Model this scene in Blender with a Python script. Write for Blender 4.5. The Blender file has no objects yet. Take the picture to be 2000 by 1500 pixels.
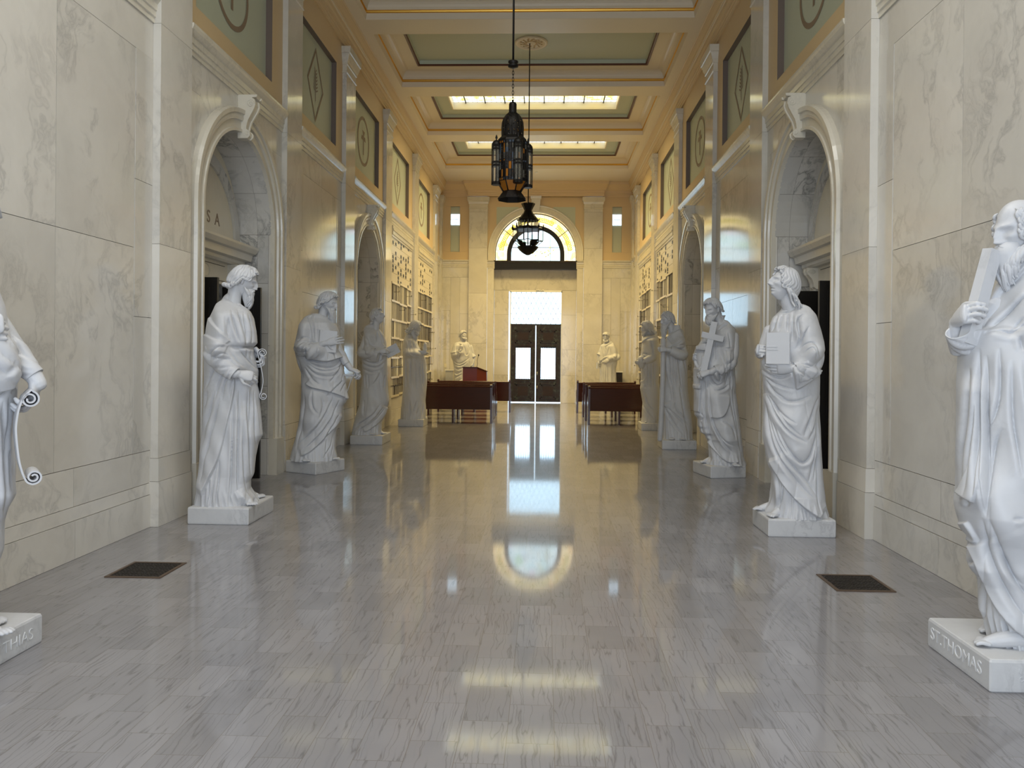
import bpy, math, random
import numpy as np
from mathutils import Vector, Matrix
random.seed(7); RNG=np.random.default_rng(7)
SC=bpy.context.scene
COL=SC.collection
PI=math.pi
# ------------------------------------------------------------------ camera
cam_d=bpy.data.cameras.new('camera'); cam=bpy.data.objects.new('camera',cam_d); COL.objects.link(cam); SC.camera=cam
cam_d.sensor_width=36.0; cam_d.lens=1500.2*36/2000
cam_d.shift_x=-11.39/2000; cam_d.shift_y=-49.61/2000
cam_d.clip_end=200
YAW,PITCH,ROLL=-.0362,-.0031,.0094
_R=Matrix.Rotation(-YAW,3,'Z')@Matrix.Rotation(PI/2+PITCH,3,'X')@Matrix.Rotation(ROLL,3,'Z')
cam.matrix_world=Matrix.Translation((.3262,0,1.5))@_R.to_4x4()
# ------------------------------------------------------------------ view
vs=SC.view_settings; vs.view_transform='Standard'; vs.look='None'; vs.gamma=1; vs.use_curve_mapping=False
vs.exposure=0.36
# ------------------------------------------------------------------ sky and daylight
w=bpy.data.worlds.new('sky'); SC.world=w; w.use_nodes=True
bg=w.node_tree.nodes['Background']; bg.inputs[0].default_value=(.72,.86,1,1); bg.inputs[1].default_value=1.5
def area(name,loc,rot,sx,sy,power,color,spread=PI):
    l=bpy.data.lights.new(name,'AREA'); l.shape='RECTANGLE'; l.size=sx; l.size_y=sy; l.energy=power; l.color=color; l.spread=spread
    o=bpy.data.objects.new(name,l); COL.objects.link(o); o.location=loc; o.rotation_euler=rot; return o
# open entrance behind the camera, daylight falls in through it
area('daylight_entrance',(0,-2.9,2.4),(PI/2,0,0),4.2,4.2,168,(.80,.87,1))
# daylight under the stained skylights; the unseen pair over the camera added for brightness
for i,(y0,y1,pw,cc) in enumerate(((17.2,18.5,120,(1,.75,.36)),(20.75,22.0,205,(1,.71,.25)),(0.8,2.1,60,(.93,.94,1)),(4.4,5.6,60,(.96,.95,1)))):
    area('daylight_and_fill_skylight',(0,(y0+y1)/2,7.395),(0,0,0),3.8,y1-y0,pw,cc,2.15)

# ------------------------------------------------------------------ materials
def mat(name):
    m=bpy.data.materials.new(name); m.use_nodes=True
    return m,m.node_tree.nodes,m.node_tree.links,m.node_tree.nodes['Principled BSDF']
def simple(name,col,rough=.5,metal=0,spec=.5,coat=0):
    m,n,l,b=mat(name); b.inputs['Base Color'].default_value=(*col,1); b.inputs['Roughness'].default_value=rough
    b.inputs['Metallic'].default_value=metal; b.inputs['Specular IOR Level'].default_value=spec; b.inputs['Coat Weight'].default_value=coat
    return m
def N(n,t,**k):
    x=n.new(t)
    for a,v in k.items():
        if a in x.inputs: x.inputs[a].default_value=v
        else: setattr(x,a,v)
    return x
def ramp(n,stops):
    r=n.new('ShaderNodeValToRGB'); e=r.color_ramp.elements
    while len(e)<len(stops): e.new(.5)
    for i,(p,c) in enumerate(stops):
        e[i].position=p; e[i].color=(*c,1) if len(c)==3 else c
    return r
def math_(n,l,op,a,b=None,clamp=False):
    x=n.new('ShaderNodeMath'); x.operation=op; x.use_clamp=clamp
    for i,v in enumerate((a,b)):
        if v is None: continue
        if isinstance(v,(int,float)): x.inputs[i].default_value=v
        else: l.new(v,x.inputs[i])
    return x.outputs[0]
def mix(n,l,fac,a,b,bt='MIX'):
    x=n.new('ShaderNodeMix'); x.data_type='RGBA'; x.blend_type=bt
    for i,v in ((0,fac),(6,a),(7,b)):
        if isinstance(v,(int,float)): x.inputs[i].default_value=v
        elif isinstance(v,tuple): x.inputs[i].default_value=(*v,1)
        else: l.new(v,x.inputs[i])
    return x.outputs[2]
def marble(name,base,dark,vein,rough=.12,scale=1.0,vein_amt=.8,cloud=.6,rot=(0,0,0),coat=0,rnd=True,bump=0):
    m,n,l,b=mat(name)
    tc=n.new('ShaderNodeTexCoord'); src=tc.outputs['Object']
    if rnd:
        at=n.new('ShaderNodeAttribute'); at.attribute_name='rnd'
        vm=n.new('ShaderNodeVectorMath'); vm.operation='SCALE'; vm.inputs[0].default_value=(17.3,9.1,13.7); l.new(at.outputs['Fac'],vm.inputs['Scale'])
        va=n.new('ShaderNodeVectorMath'); va.operation='ADD'; l.new(src,va.inputs[0]); l.new(vm.outputs[0],va.inputs[1]); src=va.outputs[0]
    mp=n.new('ShaderNodeMapping'); mp.inputs['Rotation'].default_value=rot; mp.inputs['Scale'].default_value=(scale,scale,scale); l.new(src,mp.inputs[0])
    warp=N(n,'ShaderNodeTexNoise',Scale=1.1,Detail=4.,Roughness=.55); l.new(mp.outputs[0],warp.inputs[0])
    ws=n.new('ShaderNodeVectorMath'); ws.operation='SCALE'; ws.inputs['Scale'].default_value=1.3; l.new(warp.outputs['Color'],ws.inputs[0])
    wa=n.new('ShaderNodeVectorMath'); wa.operation='ADD'; l.new(mp.outputs[0],wa.inputs[0]); l.new(ws.outputs[0],wa.inputs[1])
    st=n.new('ShaderNodeMapping'); st.inputs['Scale'].default_value=(1.7,1.7,.55); st.inputs['Rotation'].default_value=(.5,.35,0); l.new(wa.outputs[0],st.inputs[0])
    v=N(n,'ShaderNodeTexNoise',Scale=1.15,Detail=7.,Roughness=.62); l.new(st.outputs[0],v.inputs[0])
    rid=math_(n,l,'ABSOLUTE',math_(n,l,'SUBTRACT',v.outputs['Fac'],.5))
    vr=ramp(n,[(0,(1,1,1)),(.012,(.55,.55,.55)),(.05,(0,0,0))]); l.new(rid,vr.inputs[0])
    mk=N(n,'ShaderNodeTexNoise',Scale=.8,Detail=2.); l.new(mp.outputs[0],mk.inputs[0])
    mr=ramp(n,[(.42,(0,0,0)),(.62,(1,1,1))]); l.new(mk.outputs['Fac'],mr.inputs[0])
    vf=math_(n,l,'MULTIPLY',math_(n,l,'MULTIPLY',vr.outputs[0],mr.outputs[0]),vein_amt)
    cl=N(n,'ShaderNodeTexNoise',Scale=1.6,Detail=5.,Roughness=.6); l.new(wa.outputs[0],cl.inputs[0])
    cr=ramp(n,[(.35,(0,0,0)),(.7,(1,1,1))]); l.new(cl.outputs['Fac'],cr.inputs[0])
    c=mix(n,l,math_(n,l,'MULTIPLY',cr.outputs[0],cloud),base,dark)
    c=mix(n,l,vf,c,vein)
    if rnd:
        f=math_(n,l,'ADD',math_(n,l,'MULTIPLY',at.outputs['Fac'],.14),.91)
        g=n.new('ShaderNodeVectorMath'); g.operation='SCALE'; l.new(c,g.inputs[0]); l.new(f,g.inputs['Scale']); c=g.outputs[0]
    l.new(c,b.inputs['Base Color']); b.inputs['Roughness'].default_value=rough; b.inputs['Coat Weight'].default_value=coat; b.inputs['Coat Roughness'].default_value=.04
    if bump:
        bp=N(n,'ShaderNodeBump',Strength=bump,Distance=.002); nz=N(n,'ShaderNodeTexNoise',Scale=60.,Detail=4.); l.new(tc.outputs['Object'],nz.inputs[0]); l.new(nz.outputs['Fac'],bp.inputs['Height']); l.new(bp.outputs[0],b.inputs['Normal'])
    return m
M={}
M['wall']=marble('polished_wall_marble',(.735,.708,.645),(.635,.607,.55),(.36,.35,.33),rough=.10,vein_amt=.5,cloud=.8)
M['niche']=marble('grey_veined_marble',(.60,.585,.55),(.50,.49,.46),(.25,.25,.24),rough=.16,vein_amt=1)
M['carved']=marble('carved_cream_marble',(.72,.68,.58),(.64,.60,.51),(.42,.40,.35),rough=.2,vein_amt=.35,scale=1.5)
M['cream']=marble('plain_cream_marble',(.74,.68,.54),(.69,.63,.5),(.5,.46,.38),rough=.25,vein_amt=.2)
M['statue']=marble('statuary_marble',(.60,.61,.63),(.55,.56,.585),(.40,.41,.43),rough=.45,scale=2.2,vein_amt=.3,cloud=.5,rnd=False,bump=.12)
M['plinth']=marble('plinth_marble',(.60,.605,.61),(.50,.505,.51),(.36,.36,.37),rough=.5,scale=3,vein_amt=.5,rnd=False,bump=.3)
M['seam']=simple('seam',(.10,.085,.06),.8)
M['paint']=simple('ochre_paint',(.67,.51,.30),.45)
M['paint_dk']=simple('frame_brown_paint',(.17,.13,.11),.5)  # dark brown painted frame lining the panel recesses
M['green']=simple('sage_green_paint',(.53,.57,.46),.5)
M['emblem']=simple('emblem_brown_paint',(.27,.20,.14),.55)
M['ceil']=simple('ceiling_cream_paint',(.74,.64,.48),.4)
M['ceil_lt']=simple('ceiling_pale_paint',(.80,.71,.55),.4)
M['gold']=simple('gold_leaf',(.80,.50,.10),.28,.8)
M['redbrown']=simple('dark_red_brown_moulding',(.10,.035,.02),.3)
M['bronze']=simple('dark_bronze',(.018,.016,.014),.38,.4)
M['iron']=simple('blackened_iron',(.012,.010,.009),.42,.5)
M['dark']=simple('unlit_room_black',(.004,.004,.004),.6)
M['gap']=simple('white_gap_trim',(.85,.85,.82),.4)
M['plastic']=simple('switch_plate',(.8,.76,.62),.4)
# veined grey floor tiles, honed and polished
def floor_mat():
    m,n,l,b=mat('polished_grey_floor_marble')
    tc=n.new('ShaderNodeTexCoord')
    sx=n.new('ShaderNodeSeparateXYZ'); l.new(tc.outputs['Object'],sx.inputs[0])
    cb=n.new('ShaderNodeCombineXYZ'); l.new(sx.outputs[1],cb.inputs[0]); l.new(sx.outputs[0],cb.inputs[1])
    br=n.new('ShaderNodeTexBrick'); br.offset=.47; br.inputs['Scale'].default_value=1; br.inputs['Brick Width'].default_value=.33; br.inputs['Row Height'].default_value=.187
    br.inputs['Mortar Size'].default_value=.0011; br.inputs['Mortar Smooth'].default_value=.3; br.inputs['Color1'].default_value=(0,0,0,1); br.inputs['Color2'].default_value=(1,1,1,1); br.inputs['Mortar'].default_value=(.5,.5,.5,1)
    l.new(cb.outputs[0],br.inputs[0])
    sc=n.new('ShaderNodeVectorMath'); sc.operation='MULTIPLY'; sc.inputs[1].default_value=(31,17,0); l.new(br.outputs['Color'],sc.inputs[0])
    ad=n.new('ShaderNodeVectorMath'); ad.operation='ADD'; l.new(tc.outputs['Object'],ad.inputs[0]); l.new(sc.outputs[0],ad.inputs[1])
    mp=n.new('ShaderNodeMapping'); mp.inputs['Scale'].default_value=(9.5,.48,1); mp.inputs['Rotation'].default_value=(0,0,.02); l.new(ad.outputs[0],mp.inputs[0])
    wn=N(n,'ShaderNodeTexNoise',Scale=9.,Detail=3.5); l.new(ad.outputs[0],wn.inputs[0])
    w2=n.new('ShaderNodeVectorMath'); w2.operation='MULTIPLY'; w2.inputs[1].default_value=(.30,.02,0); l.new(wn.outputs['Color'],w2.inputs[0])
    wa=n.new('ShaderNodeVectorMath'); wa.operation='ADD'; l.new(mp.outputs[0],wa.inputs[0]); l.new(w2.outputs[0],wa.inputs[1])
    v=N(n,'ShaderNodeTexNoise',Scale=1.5,Detail=2.5,Roughness=.5); l.new(wa.outputs[0],v.inputs[0])
    # several contour lines of one field: thin wandering veins
    fr=math_(n,l,'FRACT',math_(n,l,'MULTIPLY',v.outputs['Fac'],8.5))
    rid=math_(n,l,'ABSOLUTE',math_(n,l,'SUBTRACT',fr,.5))
    vr=ramp(n,[(0,(1,1,1)),(.035,(.55,.55,.55)),(.09,(.12,.12,.12)),(.22,(0,0,0))]); l.new(rid,vr.inputs[0])
    cl=N(n,'ShaderNodeTexNoise',Scale=3.,Detail=5.); l.new(ad.outputs[0],cl.inputs[0])
    base=mix(n,l,cl.outputs['Fac'],(.225,.22,.229),(.29,.283,.292))
    bf=n.new('ShaderNodeSeparateColor'); l.new(br.outputs['Color'],bf.inputs[0])
    tone=math_(n,l,'ADD',math_(n,l,'MULTIPLY',bf.outputs[0],.20),.87)
    g=n.new('ShaderNodeVectorMath'); g.operation='SCALE'; l.new(base,g.inputs[0]); l.new(tone,g.inputs['Scale'])
    c=mix(n,l,math_(n,l,'MULTIPLY',vr.outputs[0],.62),g.outputs[0],(.105,.098,.10))
    c=mix(n,l,br.outputs['Fac'],c,(.15,.13,.11))
    l.new(c,b.inputs['Base Color'])
    # fine scratches in the polish
    s1=N(n,'ShaderNodeTexNoise',Scale=1.,Detail=3.,Roughness=.6); ms=n.new('ShaderNodeMapping'); ms.inputs['Scale'].default_value=(3,70,1); l.new(tc.outputs['Object'],ms.inputs[0]); l.new(ms.outputs[0],s1.inputs[0])
    s2=N(n,'ShaderNodeTexNoise',Scale=9.,Detail=4.); l.new(tc.outputs['Object'],s2.inputs[0])
    rr=math_(n,l,'ADD',math_(n,l,'MULTIPLY',s1.outputs['Fac'],.05),math_(n,l,'MULTIPLY',s2.outputs['Fac'],.04))
    l.new(math_(n,l,'ADD',rr,.012),b.inputs['Coat Roughness']); b.inputs['Coat Weight'].default_value=.8; b.inputs['Roughness'].default_value=.34
    bp=N(n,'ShaderNodeBump',Strength=.10,Distance=.0010); l.new(math_(n,l,'ADD',s1.outputs['Fac'],s2.outputs['Fac']),bp.inputs['Height']); l.new(bp.outputs[0],b.inputs['Normal'])
    b.inputs['Specular IOR Level'].default_value=.12
    return m
M['floor']=floor_mat()
def wood(name,c1,c2,rough=.25):
    m,n,l,b=mat(name); tc=n.new('ShaderNodeTexCoord'); mp=n.new('ShaderNodeMapping'); mp.inputs['Scale'].default_value=(2,20,20); l.new(tc.outputs['Object'],mp.inputs[0])
    v=N(n,'ShaderNodeTexNoise',Scale=2.,Detail=5.); l.new(mp.outputs[0],v.inputs[0])
    l.new(mix(n,l,v.outputs['Fac'],c1,c2),b.inputs['Base Color']); b.inputs['Roughness'].default_value=rough; return m
M['mahog']=wood('dark_mahogany',(.036,.006,.004),(.060,.010,.006),.2)
M['podium']=wood('red_mahogany',(.10,.014,.009),(.15,.022,.013),.35)
def patina():
    m,n,l,b=mat('weathered_bronze'); tc=n.new('ShaderNodeTexCoord')
    v=N(n,'ShaderNodeTexNoise',Scale=9.,Detail=6.,Roughness=.7); l.new(tc.outputs['Object'],v.inputs[0])
    r=ramp(n,[(.4,(.030,.017,.012)),(.55,(.030,.026,.020)),(.68,(.075,.085,.060))]); l.new(v.outputs['Fac'],r.inputs[0])
    l.new(r.outputs[0],b.inputs['Base Color']); b.inputs['Roughness'].default_value=.45; b.inputs['Metallic'].default_value=.3; return m
M['patina']=patina()
def emis(name,col,s,rough=.05):
    m,n,l,b=mat(name); b.inputs['Base Color'].default_value=(.05,.05,.05,1); b.inputs['Roughness'].default_value=rough
    b.inputs['Emission Color'].default_value=(*col,1); b.inputs['Emission Strength'].default_value=s; return m
M['daypane']=emis('daylit_clear_glass',(.62,.82,1),2.4)
M['daypane_mid']=emis('daylit_transom_glass',(.55,.80,1),2.6)
M['daypane_hot']=emis('daylit_bright_glass',(.52,.76,1),5.0)
def stained(name,stops,scale,s,detail=2.):
    m,n,l,b=mat(name); tc=n.new('ShaderNodeTexCoord')
    v=n.new('ShaderNodeTexVoronoi'); v.inputs['Scale'].default_value=scale; l.new(tc.outputs['Object'],v.inputs[0])
    sp=n.new('ShaderNodeSeparateColor'); l.new(v.outputs['Color'],sp.inputs[0])
    r=ramp(n,stops); l.new(sp.outputs[0],r.inputs[0])
    l.new(r.outputs[0],b.inputs['Emission Color']); b.inputs['Emission Strength'].default_value=s
    b.inputs['Base Color'].default_value=(.1,.1,.1,1); b.inputs['Roughness'].default_value=.08; return m
M['sg_border']=stained('amber_and_white_stained_glass',[(0,(1,.72,.28)),(.4,(1,.88,.55)),(.75,(1,.80,.42)),(1,(1,.55,.16))],7,2.0)
M['sg_leaf']=stained('yellow_green_stained_glass',[(0,(.80,.70,.02)),(.5,(.9,.80,.04)),(1,(.50,.50,.02))],16,1.0)
M['sg_centre']=stained('pale_blue_landscape_glass',[(0,(.60,.86,1)),(.45,(.80,.95,1)),(.7,(.45,.80,.90)),(.85,(.80,.72,.95)),(1,(.40,.72,.50))],4.2,2.2)
M['sky_glass']=stained('yellow_skylight_glass',[(0,(1,.85,.30)),(.45,(.95,.95,.65)),(.7,(1,.70,.05)),(1,(.80,.95,.80))],9,2.4)
M['sky_edge']=emis('pale_skylight_border_glass',(.85,.95,1),1.6)
def glassy(name,col,alpha,rough=.05,em=0):
    m,n,l,b=mat(name); b.inputs['Base Color'].default_value=(*col,1); b.inputs['Roughness'].default_value=rough; b.inputs['Alpha'].default_value=alpha
    return m
M['clear']=glassy('clear_lantern_glass',(.55,.52,.42),.22)
M['amber']=glassy('amber_lantern_glass',(.40,.15,.02),.85)
M['blue']=glassy('blue_lantern_glass',(.08,.11,.15),.85)
M['bulb']=glassy('olive_glass_cylinder',(.20,.20,.08),.80,.2)
def pierced():
    m,n,l,b=mat('pierced_iron'); tc=n.new('ShaderNodeTexCoord')
    v=n.new('ShaderNodeTexVoronoi'); v.inputs['Scale'].default_value=62; l.new(tc.outputs['Object'],v.inputs[0])
    r=ramp(n,[(.26,(0,0,0)),(.30,(1,1,1))]); r.color_ramp.interpolation='CONSTANT'; l.new(v.outputs['Distance'],r.inputs[0])
    l.new(r.outputs[0],b.inputs['Alpha']); b.inputs['Base Color'].default_value=(.012,.010,.009,1); b.inputs['Metallic'].default_value=.5; b.inputs['Roughness'].default_value=.45; return m
M['pierced']=pierced()
M['niche_glass']=simple('columbarium_glass',(.42,.40,.35),.03,0,.9)
M['niche_dark']=simple('niche_interior',(.05,.04,.03),.4)
M['bar']=simple('cream_niche_rail',(.74,.67,.52),.3)
M['darkbar']=simple('dark_bronze_mullion',(.05,.035,.025),.3,.5)
M['plaque']=simple('dark_bronze_plaque',(.030,.028,.024),.35,.4)
M['vent']=simple('cast_iron_grille',(.028,.022,.018),.45,.5)
M['ventframe']=simple('brass_grille_frame',(.13,.085,.055),.4,.5)

# ------------------------------------------------------------------ mesh helpers
class MB:
    def __init__(s): s.v=[]; s.f=[]; s.m=[]; s.r=[]; s.mats=[]; s.smooth=[]
    def mi(s,m):
        m=M[m] if isinstance(m,str) else m
        if m not in s.mats: s.mats.append(m)
        return s.mats.index(m)
    def add(s,vs,fs,m,r=None,smooth=False):
        o=len(s.v); s.v+= [tuple(map(float,p)) for p in vs]; k=s.mi(m); r=random.random() if r is None else r
        for f in fs: s.f.append(tuple(o+i for i in f)); s.m.append(k); s.r.append(r); s.smooth.append(smooth)
    def box(s,x0,x1,y0,y1,z0,z1,m,r=None,c=0):
        x0,x1=min(x0,x1),max(x0,x1); y0,y1=min(y0,y1),max(y0,y1)
        s.add([(x,y,z) for x in (x0,x1) for y in (y0,y1) for z in (z0,z1)],
              [(0,1,3,2),(4,6,7,5),(0,4,5,1),(2,3,7,6),(0,2,6,4),(1,5,7,3)],m,r)
    def obox(s,c,ax,ay,az,m,r=None):   # oriented box: centre and three half-axis vectors
        c,ax,ay,az=[np.array(t,float) for t in (c,ax,ay,az)]
        s.add([c+i*ax+j*ay+k*az for i in (-1,1) for j in (-1,1) for k in (-1,1)],
              [(0,1,3,2),(4,6,7,5),(0,4,5,1),(2,3,7,6),(0,2,6,4),(1,5,7,3)],m,r)
    def rings(s,rs,m,closed=True,cap0=True,cap1=True,smooth=False,r=None):
        n=len(rs[0]); vs=[p for q in rs for p in q]; fs=[]
        for i in range(len(rs)-1):
            for j in range(n if closed else n-1):
                k=(j+1)%n; fs.append((i*n+j,i*n+k,(i+1)*n+k,(i+1)*n+j))
        if cap0: fs.append(tuple(range(n))[::-1])
        if cap1: fs.append(tuple((len(rs)-1)*n+j for j in range(n)))
        s.add(vs,fs,m,r,smooth)
    def lathe(s,c,prof,m,n=24,smooth=True,cap0=True,cap1=True,ph=0,r=None):
        s.rings([[(c[0]+q*math.cos(ph+2*PI*j/n),c[1]+q*math.sin(ph+2*PI*j/n),c[2]+z) for j in range(n)] for q,z in prof],m,True,cap0,cap1,smooth,r)
    def tube(s,pts,rad,m,n=8,smooth=True,r=None):
        pts=[Vector(p) for p in pts]; rs=[]; rad=rad if hasattr(rad,'__len__') else [rad]*len(pts)
        up=Vector((0,0,1)); t0=(pts[1]-pts[0]).normalized()
        if abs(t0.z)>.9: up=Vector((1,0,0))
        a=t0.cross(up).normalized()
        for i,p in enumerate(pts):
            t=(pts[min(i+1,len(pts)-1)]-pts[max(i-1,0)]).normalized(); a=(a-t*a.dot(t)).normalized(); b=t.cross(a)
            rs.append([p+(a*math.cos(2*PI*j/n)+b*math.sin(2*PI*j/n))*rad[i] for j in range(n)])
        s.rings(rs,m,True,True,True,smooth,r)
    def build(s,name,parent=None,kind=None,label=None,cat=None,group=None,loc=None):
        me=bpy.data.meshes.new(name); me.from_pydata(s.v,[],s.f)
        for m in s.mats: me.materials.append(m)
        me.polygons.foreach_set('material_index',s.m); me.polygons.foreach_set('use_smooth',s.smooth)
        a=me.attributes.new('rnd','FLOAT','FACE'); a.data.foreach_set('value',s.r)
        me.update(); me.validate()
        o=bpy.data.objects.new(name,me); COL.objects.link(o)
        if parent: o.parent=parent
        if loc is not None: o.location=loc
        return tag(o,label,cat,group,kind)
def tag(o,label=None,cat=None,group=None,kind=None):
    if kind: o['kind']=kind
    if label: o['label']=label
    if cat: o['category']=cat
    if group: o['group']=group
    return o
def empty(name,loc,label=None,cat=None,group=None,rz=0):
    o=bpy.data.objects.new(name,None); o.empty_display_size=.1; COL.objects.link(o); o.location=loc; o.rotation_euler=(0,0,rz)
    return tag(o,label,cat,group)
def copy_tree(o,parent=None):
    c=o.copy(); COL.objects.link(c)
    if parent: c.parent=parent
    for ch in list(o.children): copy_tree(ch,c)
    return c
# ================================================================== THE HALL
W=3.08
PIL=[('A',6.51,7.09),('B',9.74,10.33),('C',12.62,13.23),('D',15.84,16.45),('E',19.33,19.90),('F',22.87,23.45)]
_trim=[0]
def trim_name(): _trim[0]+=1; return 'trim_%d'%_trim[0]
fl=MB(); fl.box(-4.4,4.4,-3.2,25.1,-.1,0,'floor'); fl.build('floor',kind='structure')
G=.002
def side_wall(sg):
    X=lambda p: sg*(W-p)
    B=MB()
    def slab(y0,y1,z0,z1,p=0,m='wall'): B.box(X(-.03),X(p),y0+G,y1-G,z0+G,z1-G,m)
    def back(y0,y1,z0=0,z1=4.6): B.box(X(-.03),X(-.10),y0,y1,z0,z1,'seam')
    def base(y0,y1,step=1.1):
        n=max(1,round((y1-y0)/step)); d=(y1-y0)/n
        for i in range(n):
            a,b=y0+i*d,y0+(i+1)*d
            slab(a,b,0,.28,.018); slab(a,b,.38,.66,.004)
        slab(y0,y1,.28,.38,.010)
    def plain(y0,y1,cuts,strip=.28):
        back(y0,y1); base(y0,y1)
        for a,b in ((y0,y0+strip),(y1-strip,y1)):
            for z0,z1 in ((.66,1.80),(1.80,2.94),(2.94,4.02)): slab(a,b,z0,z1,.004)
        ys=[y0+strip]+cuts+[y1-strip]
        for a,b in zip(ys,ys[1:]):
            for z0,z1 in ((.66,2.37),(2.37,4.02)): slab(a,b,z0,z1)
        n=max(1,round((y1-y0)/1.2)); d=(y1-y0)/n
        for i in range(n): slab(y0+i*d,y0+(i+1)*d,4.02,4.34)
    plain(-3.2,6.51,[-1.8,-.8,.2,1.2,2.2,3.2,4.21,5.21])
    plain(10.33,12.62,[11.47])
    # painted upper wall with recessed panels
    for y0,y1,g0,g1 in ((-3.2,6.51,.3,6.1),(7.09,9.74,7.31,9.37),(10.33,12.62,10.54,12.26),(13.23,15.84,13.45,15.42),(16.45,19.33,16.72,18.82),(19.90,22.87,20.2,22.24)):
        B.box(X(-.2),X(0),y0,y1,4.58,4.85,'paint'); B.box(X(-.2),X(0),y0,y1,6.20,6.72,'paint')
        B.box(X(-.2),X(0),y0,g0,4.85,6.20,'paint'); B.box(X(-.2),X(0),g1,y1,4.85,6.20,'paint')
        B.box(X(-.2),X(-.08),g0,g1,4.85,6.20,'green')
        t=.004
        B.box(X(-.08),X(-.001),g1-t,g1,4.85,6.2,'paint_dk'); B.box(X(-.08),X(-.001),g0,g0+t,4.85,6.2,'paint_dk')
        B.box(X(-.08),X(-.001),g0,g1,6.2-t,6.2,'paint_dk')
    B.box(X(-.2),X(0),23.45,24.6,4.58,6.72,'paint')
    back(23.45,24.6); base(23.45,24.6); slab(23.45,24.6,.66,2.37); slab(23.45,24.6,2.37,4.34)
    for n,a,b in PIL: B.box(X(-.2),X(-.001),a,b,0,6.72,'seam')
    # arch bays: face strips, spandrels, reveal
    for yc in (8.415,14.535):
        y0,y1=(7.09,9.74) if yc<10 else (13.23,15.84)
        r=.97; zs=2.97
        for a,b in ((y0,yc-r),(yc+r,y1)):
            slab(a,b,0,.45,.012); slab(a,b,.45,1.6); slab(a,b,1.6,2.97)
            B.box(X(-.03),X(-.10),a+(.005 if a>yc else 0),b-(.005 if b<yc else 0),0,3,'seam')
        NS=32; ang=[PI-PI*i/NS for i in range(NS+1)]
        ri=r
        for i in range(NS):
            p0=(yc+ri*math.cos(ang[i]),zs+ri*math.sin(ang[i])); p1=(yc+ri*math.cos(ang[i+1]),zs+ri*math.sin(ang[i+1]))
            B.add([(X(0),p0[0],p0[1]),(X(0),p1[0],p1[1]),(X(0),p1[0],4.34),(X(0),p0[0],4.34)],[(0,1,2,3)],'wall',.35 if i<NS/2 else .7)
        for a,b,rr in ((y0,yc-r,.35),(yc+r,y1,.7)): B.box(X(-.03),X(0),a,b,2.97+G,4.02,'wall',rr); B.box(X(-.03),X(0),a,b,4.02+G,4.34,'wall')
        # reveal (intrados and jambs) in blocks, two deep
        for d0,d1 in ((.0,.17),(.17,.42)):
            for k in range(6):
                a0=PI*k/6+.0016; a1=PI*(k+1)/6-.0016; rr=random.random()
                pts=[a0+(a1-a0)*t/6 for t in range(7)]
                vs=[]
                for t in pts: vs+= [(X(-d0-.001),yc+r*math.cos(t),zs+r*math.sin(t)),(X(-d1+.001),yc+r*math.cos(t),zs+r*math.sin(t))]
                B.add(vs,[(2*i,2*i+1,2*i+3,2*i+2) for i in range(6)],'niche',rr)
            for s in (-1,1):
                for z0,z1 in ((0,.45),(.45,1.1),(1.1,1.75),(1.75,2.37),(2.37,2.97)):
                    y=yc+s*r; e0=max(d0,.031); B.add([(X(-e0-.001),y,z0+G),(X(-d1+.001),y,z0+G),(X(-d1+.001),y,z1-G),(X(-e0-.001),y,z1-G)],[(0,1,2,3)],'niche')
        # dark joints behind the reveal blocks
        vs=[]; L=[(yc-r-.004,0),(yc-r-.004,zs)]+[(yc+(r+.004)*math.cos(t),zs+(r+.004)*math.sin(t)) for t in ang]+[(yc+r+.004,zs),(yc+r+.004,0)]
        for y,z in L: vs+=[(X(.0),y,z),(X(-.44),y,z)]
        B.add(vs,[(2*i,2*i+1,2*i+3,2*i+2) for i in range(len(L)-1)],'seam')
        # back of the niche
        dw=.62 if yc<10 else .0
        for a,b in ((yc-1.0,yc-dw),(yc+dw,yc+1.0)): B.box(X(-.42),X(-.54),a,b,0,2.31,'niche' if yc<10 else 'cream')
        B.box(X(-.42),X(-.54),yc-1.0,yc+1.0,2.31,4.05,'cream',.4)
        # dark room behind the doorway
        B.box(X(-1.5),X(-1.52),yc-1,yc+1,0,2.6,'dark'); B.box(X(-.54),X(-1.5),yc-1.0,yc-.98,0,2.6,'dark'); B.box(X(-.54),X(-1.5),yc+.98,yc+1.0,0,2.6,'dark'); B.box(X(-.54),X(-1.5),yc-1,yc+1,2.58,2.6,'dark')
    # niche (columbarium) bays: plain base and jamb strips
    for y0,y1 in ((16.45,19.33),(19.90,22.87)):
        back(y0,y1); slab(y0,y1,0,.28,.018); slab(y0,y1,.28,.56,.006)
        slab(y0,y0+.22,.56,4.34,.01); slab(y1-.1,y1,.56,4.34,.01); slab(y0+.22,y1-.1,4.16,4.34,.03)
    B.build('wall_left' if sg<0 else 'wall_right',kind='structure')
    # archivolts
    for yc in (8.415,14.535):
        T=MB(); r=.97; zs=2.97
        prof=[(0,-.01),(0,.045),(.03,.045),(.036,.030),(.115,.030),(.122,.055),(.15,.062),(.185,.058),(.19,.078),(.235,.082),(.248,.05),(.25,-.01)]
        path=[(yc-r,.45,-1,0)]+[(yc+r*math.cos(t),zs+r*math.sin(t),math.cos(t),math.sin(t)) for t in [PI-PI*i/48 for i in range(49)]]+[(yc+r,.45,1,0)]
        T.rings([[(X(p),y+q*cy,z+q*cz) for q,p in prof] for y,z,cy,cz in path],'carved',True,True,True)
        for s in (-1,1): T.box(X(-.01),X(.095),yc+s*r,yc+s*(r+.255),0,.45,'carved')
        T.build(trim_name(),kind='structure')
        # keystone console
        K=MB()
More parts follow.
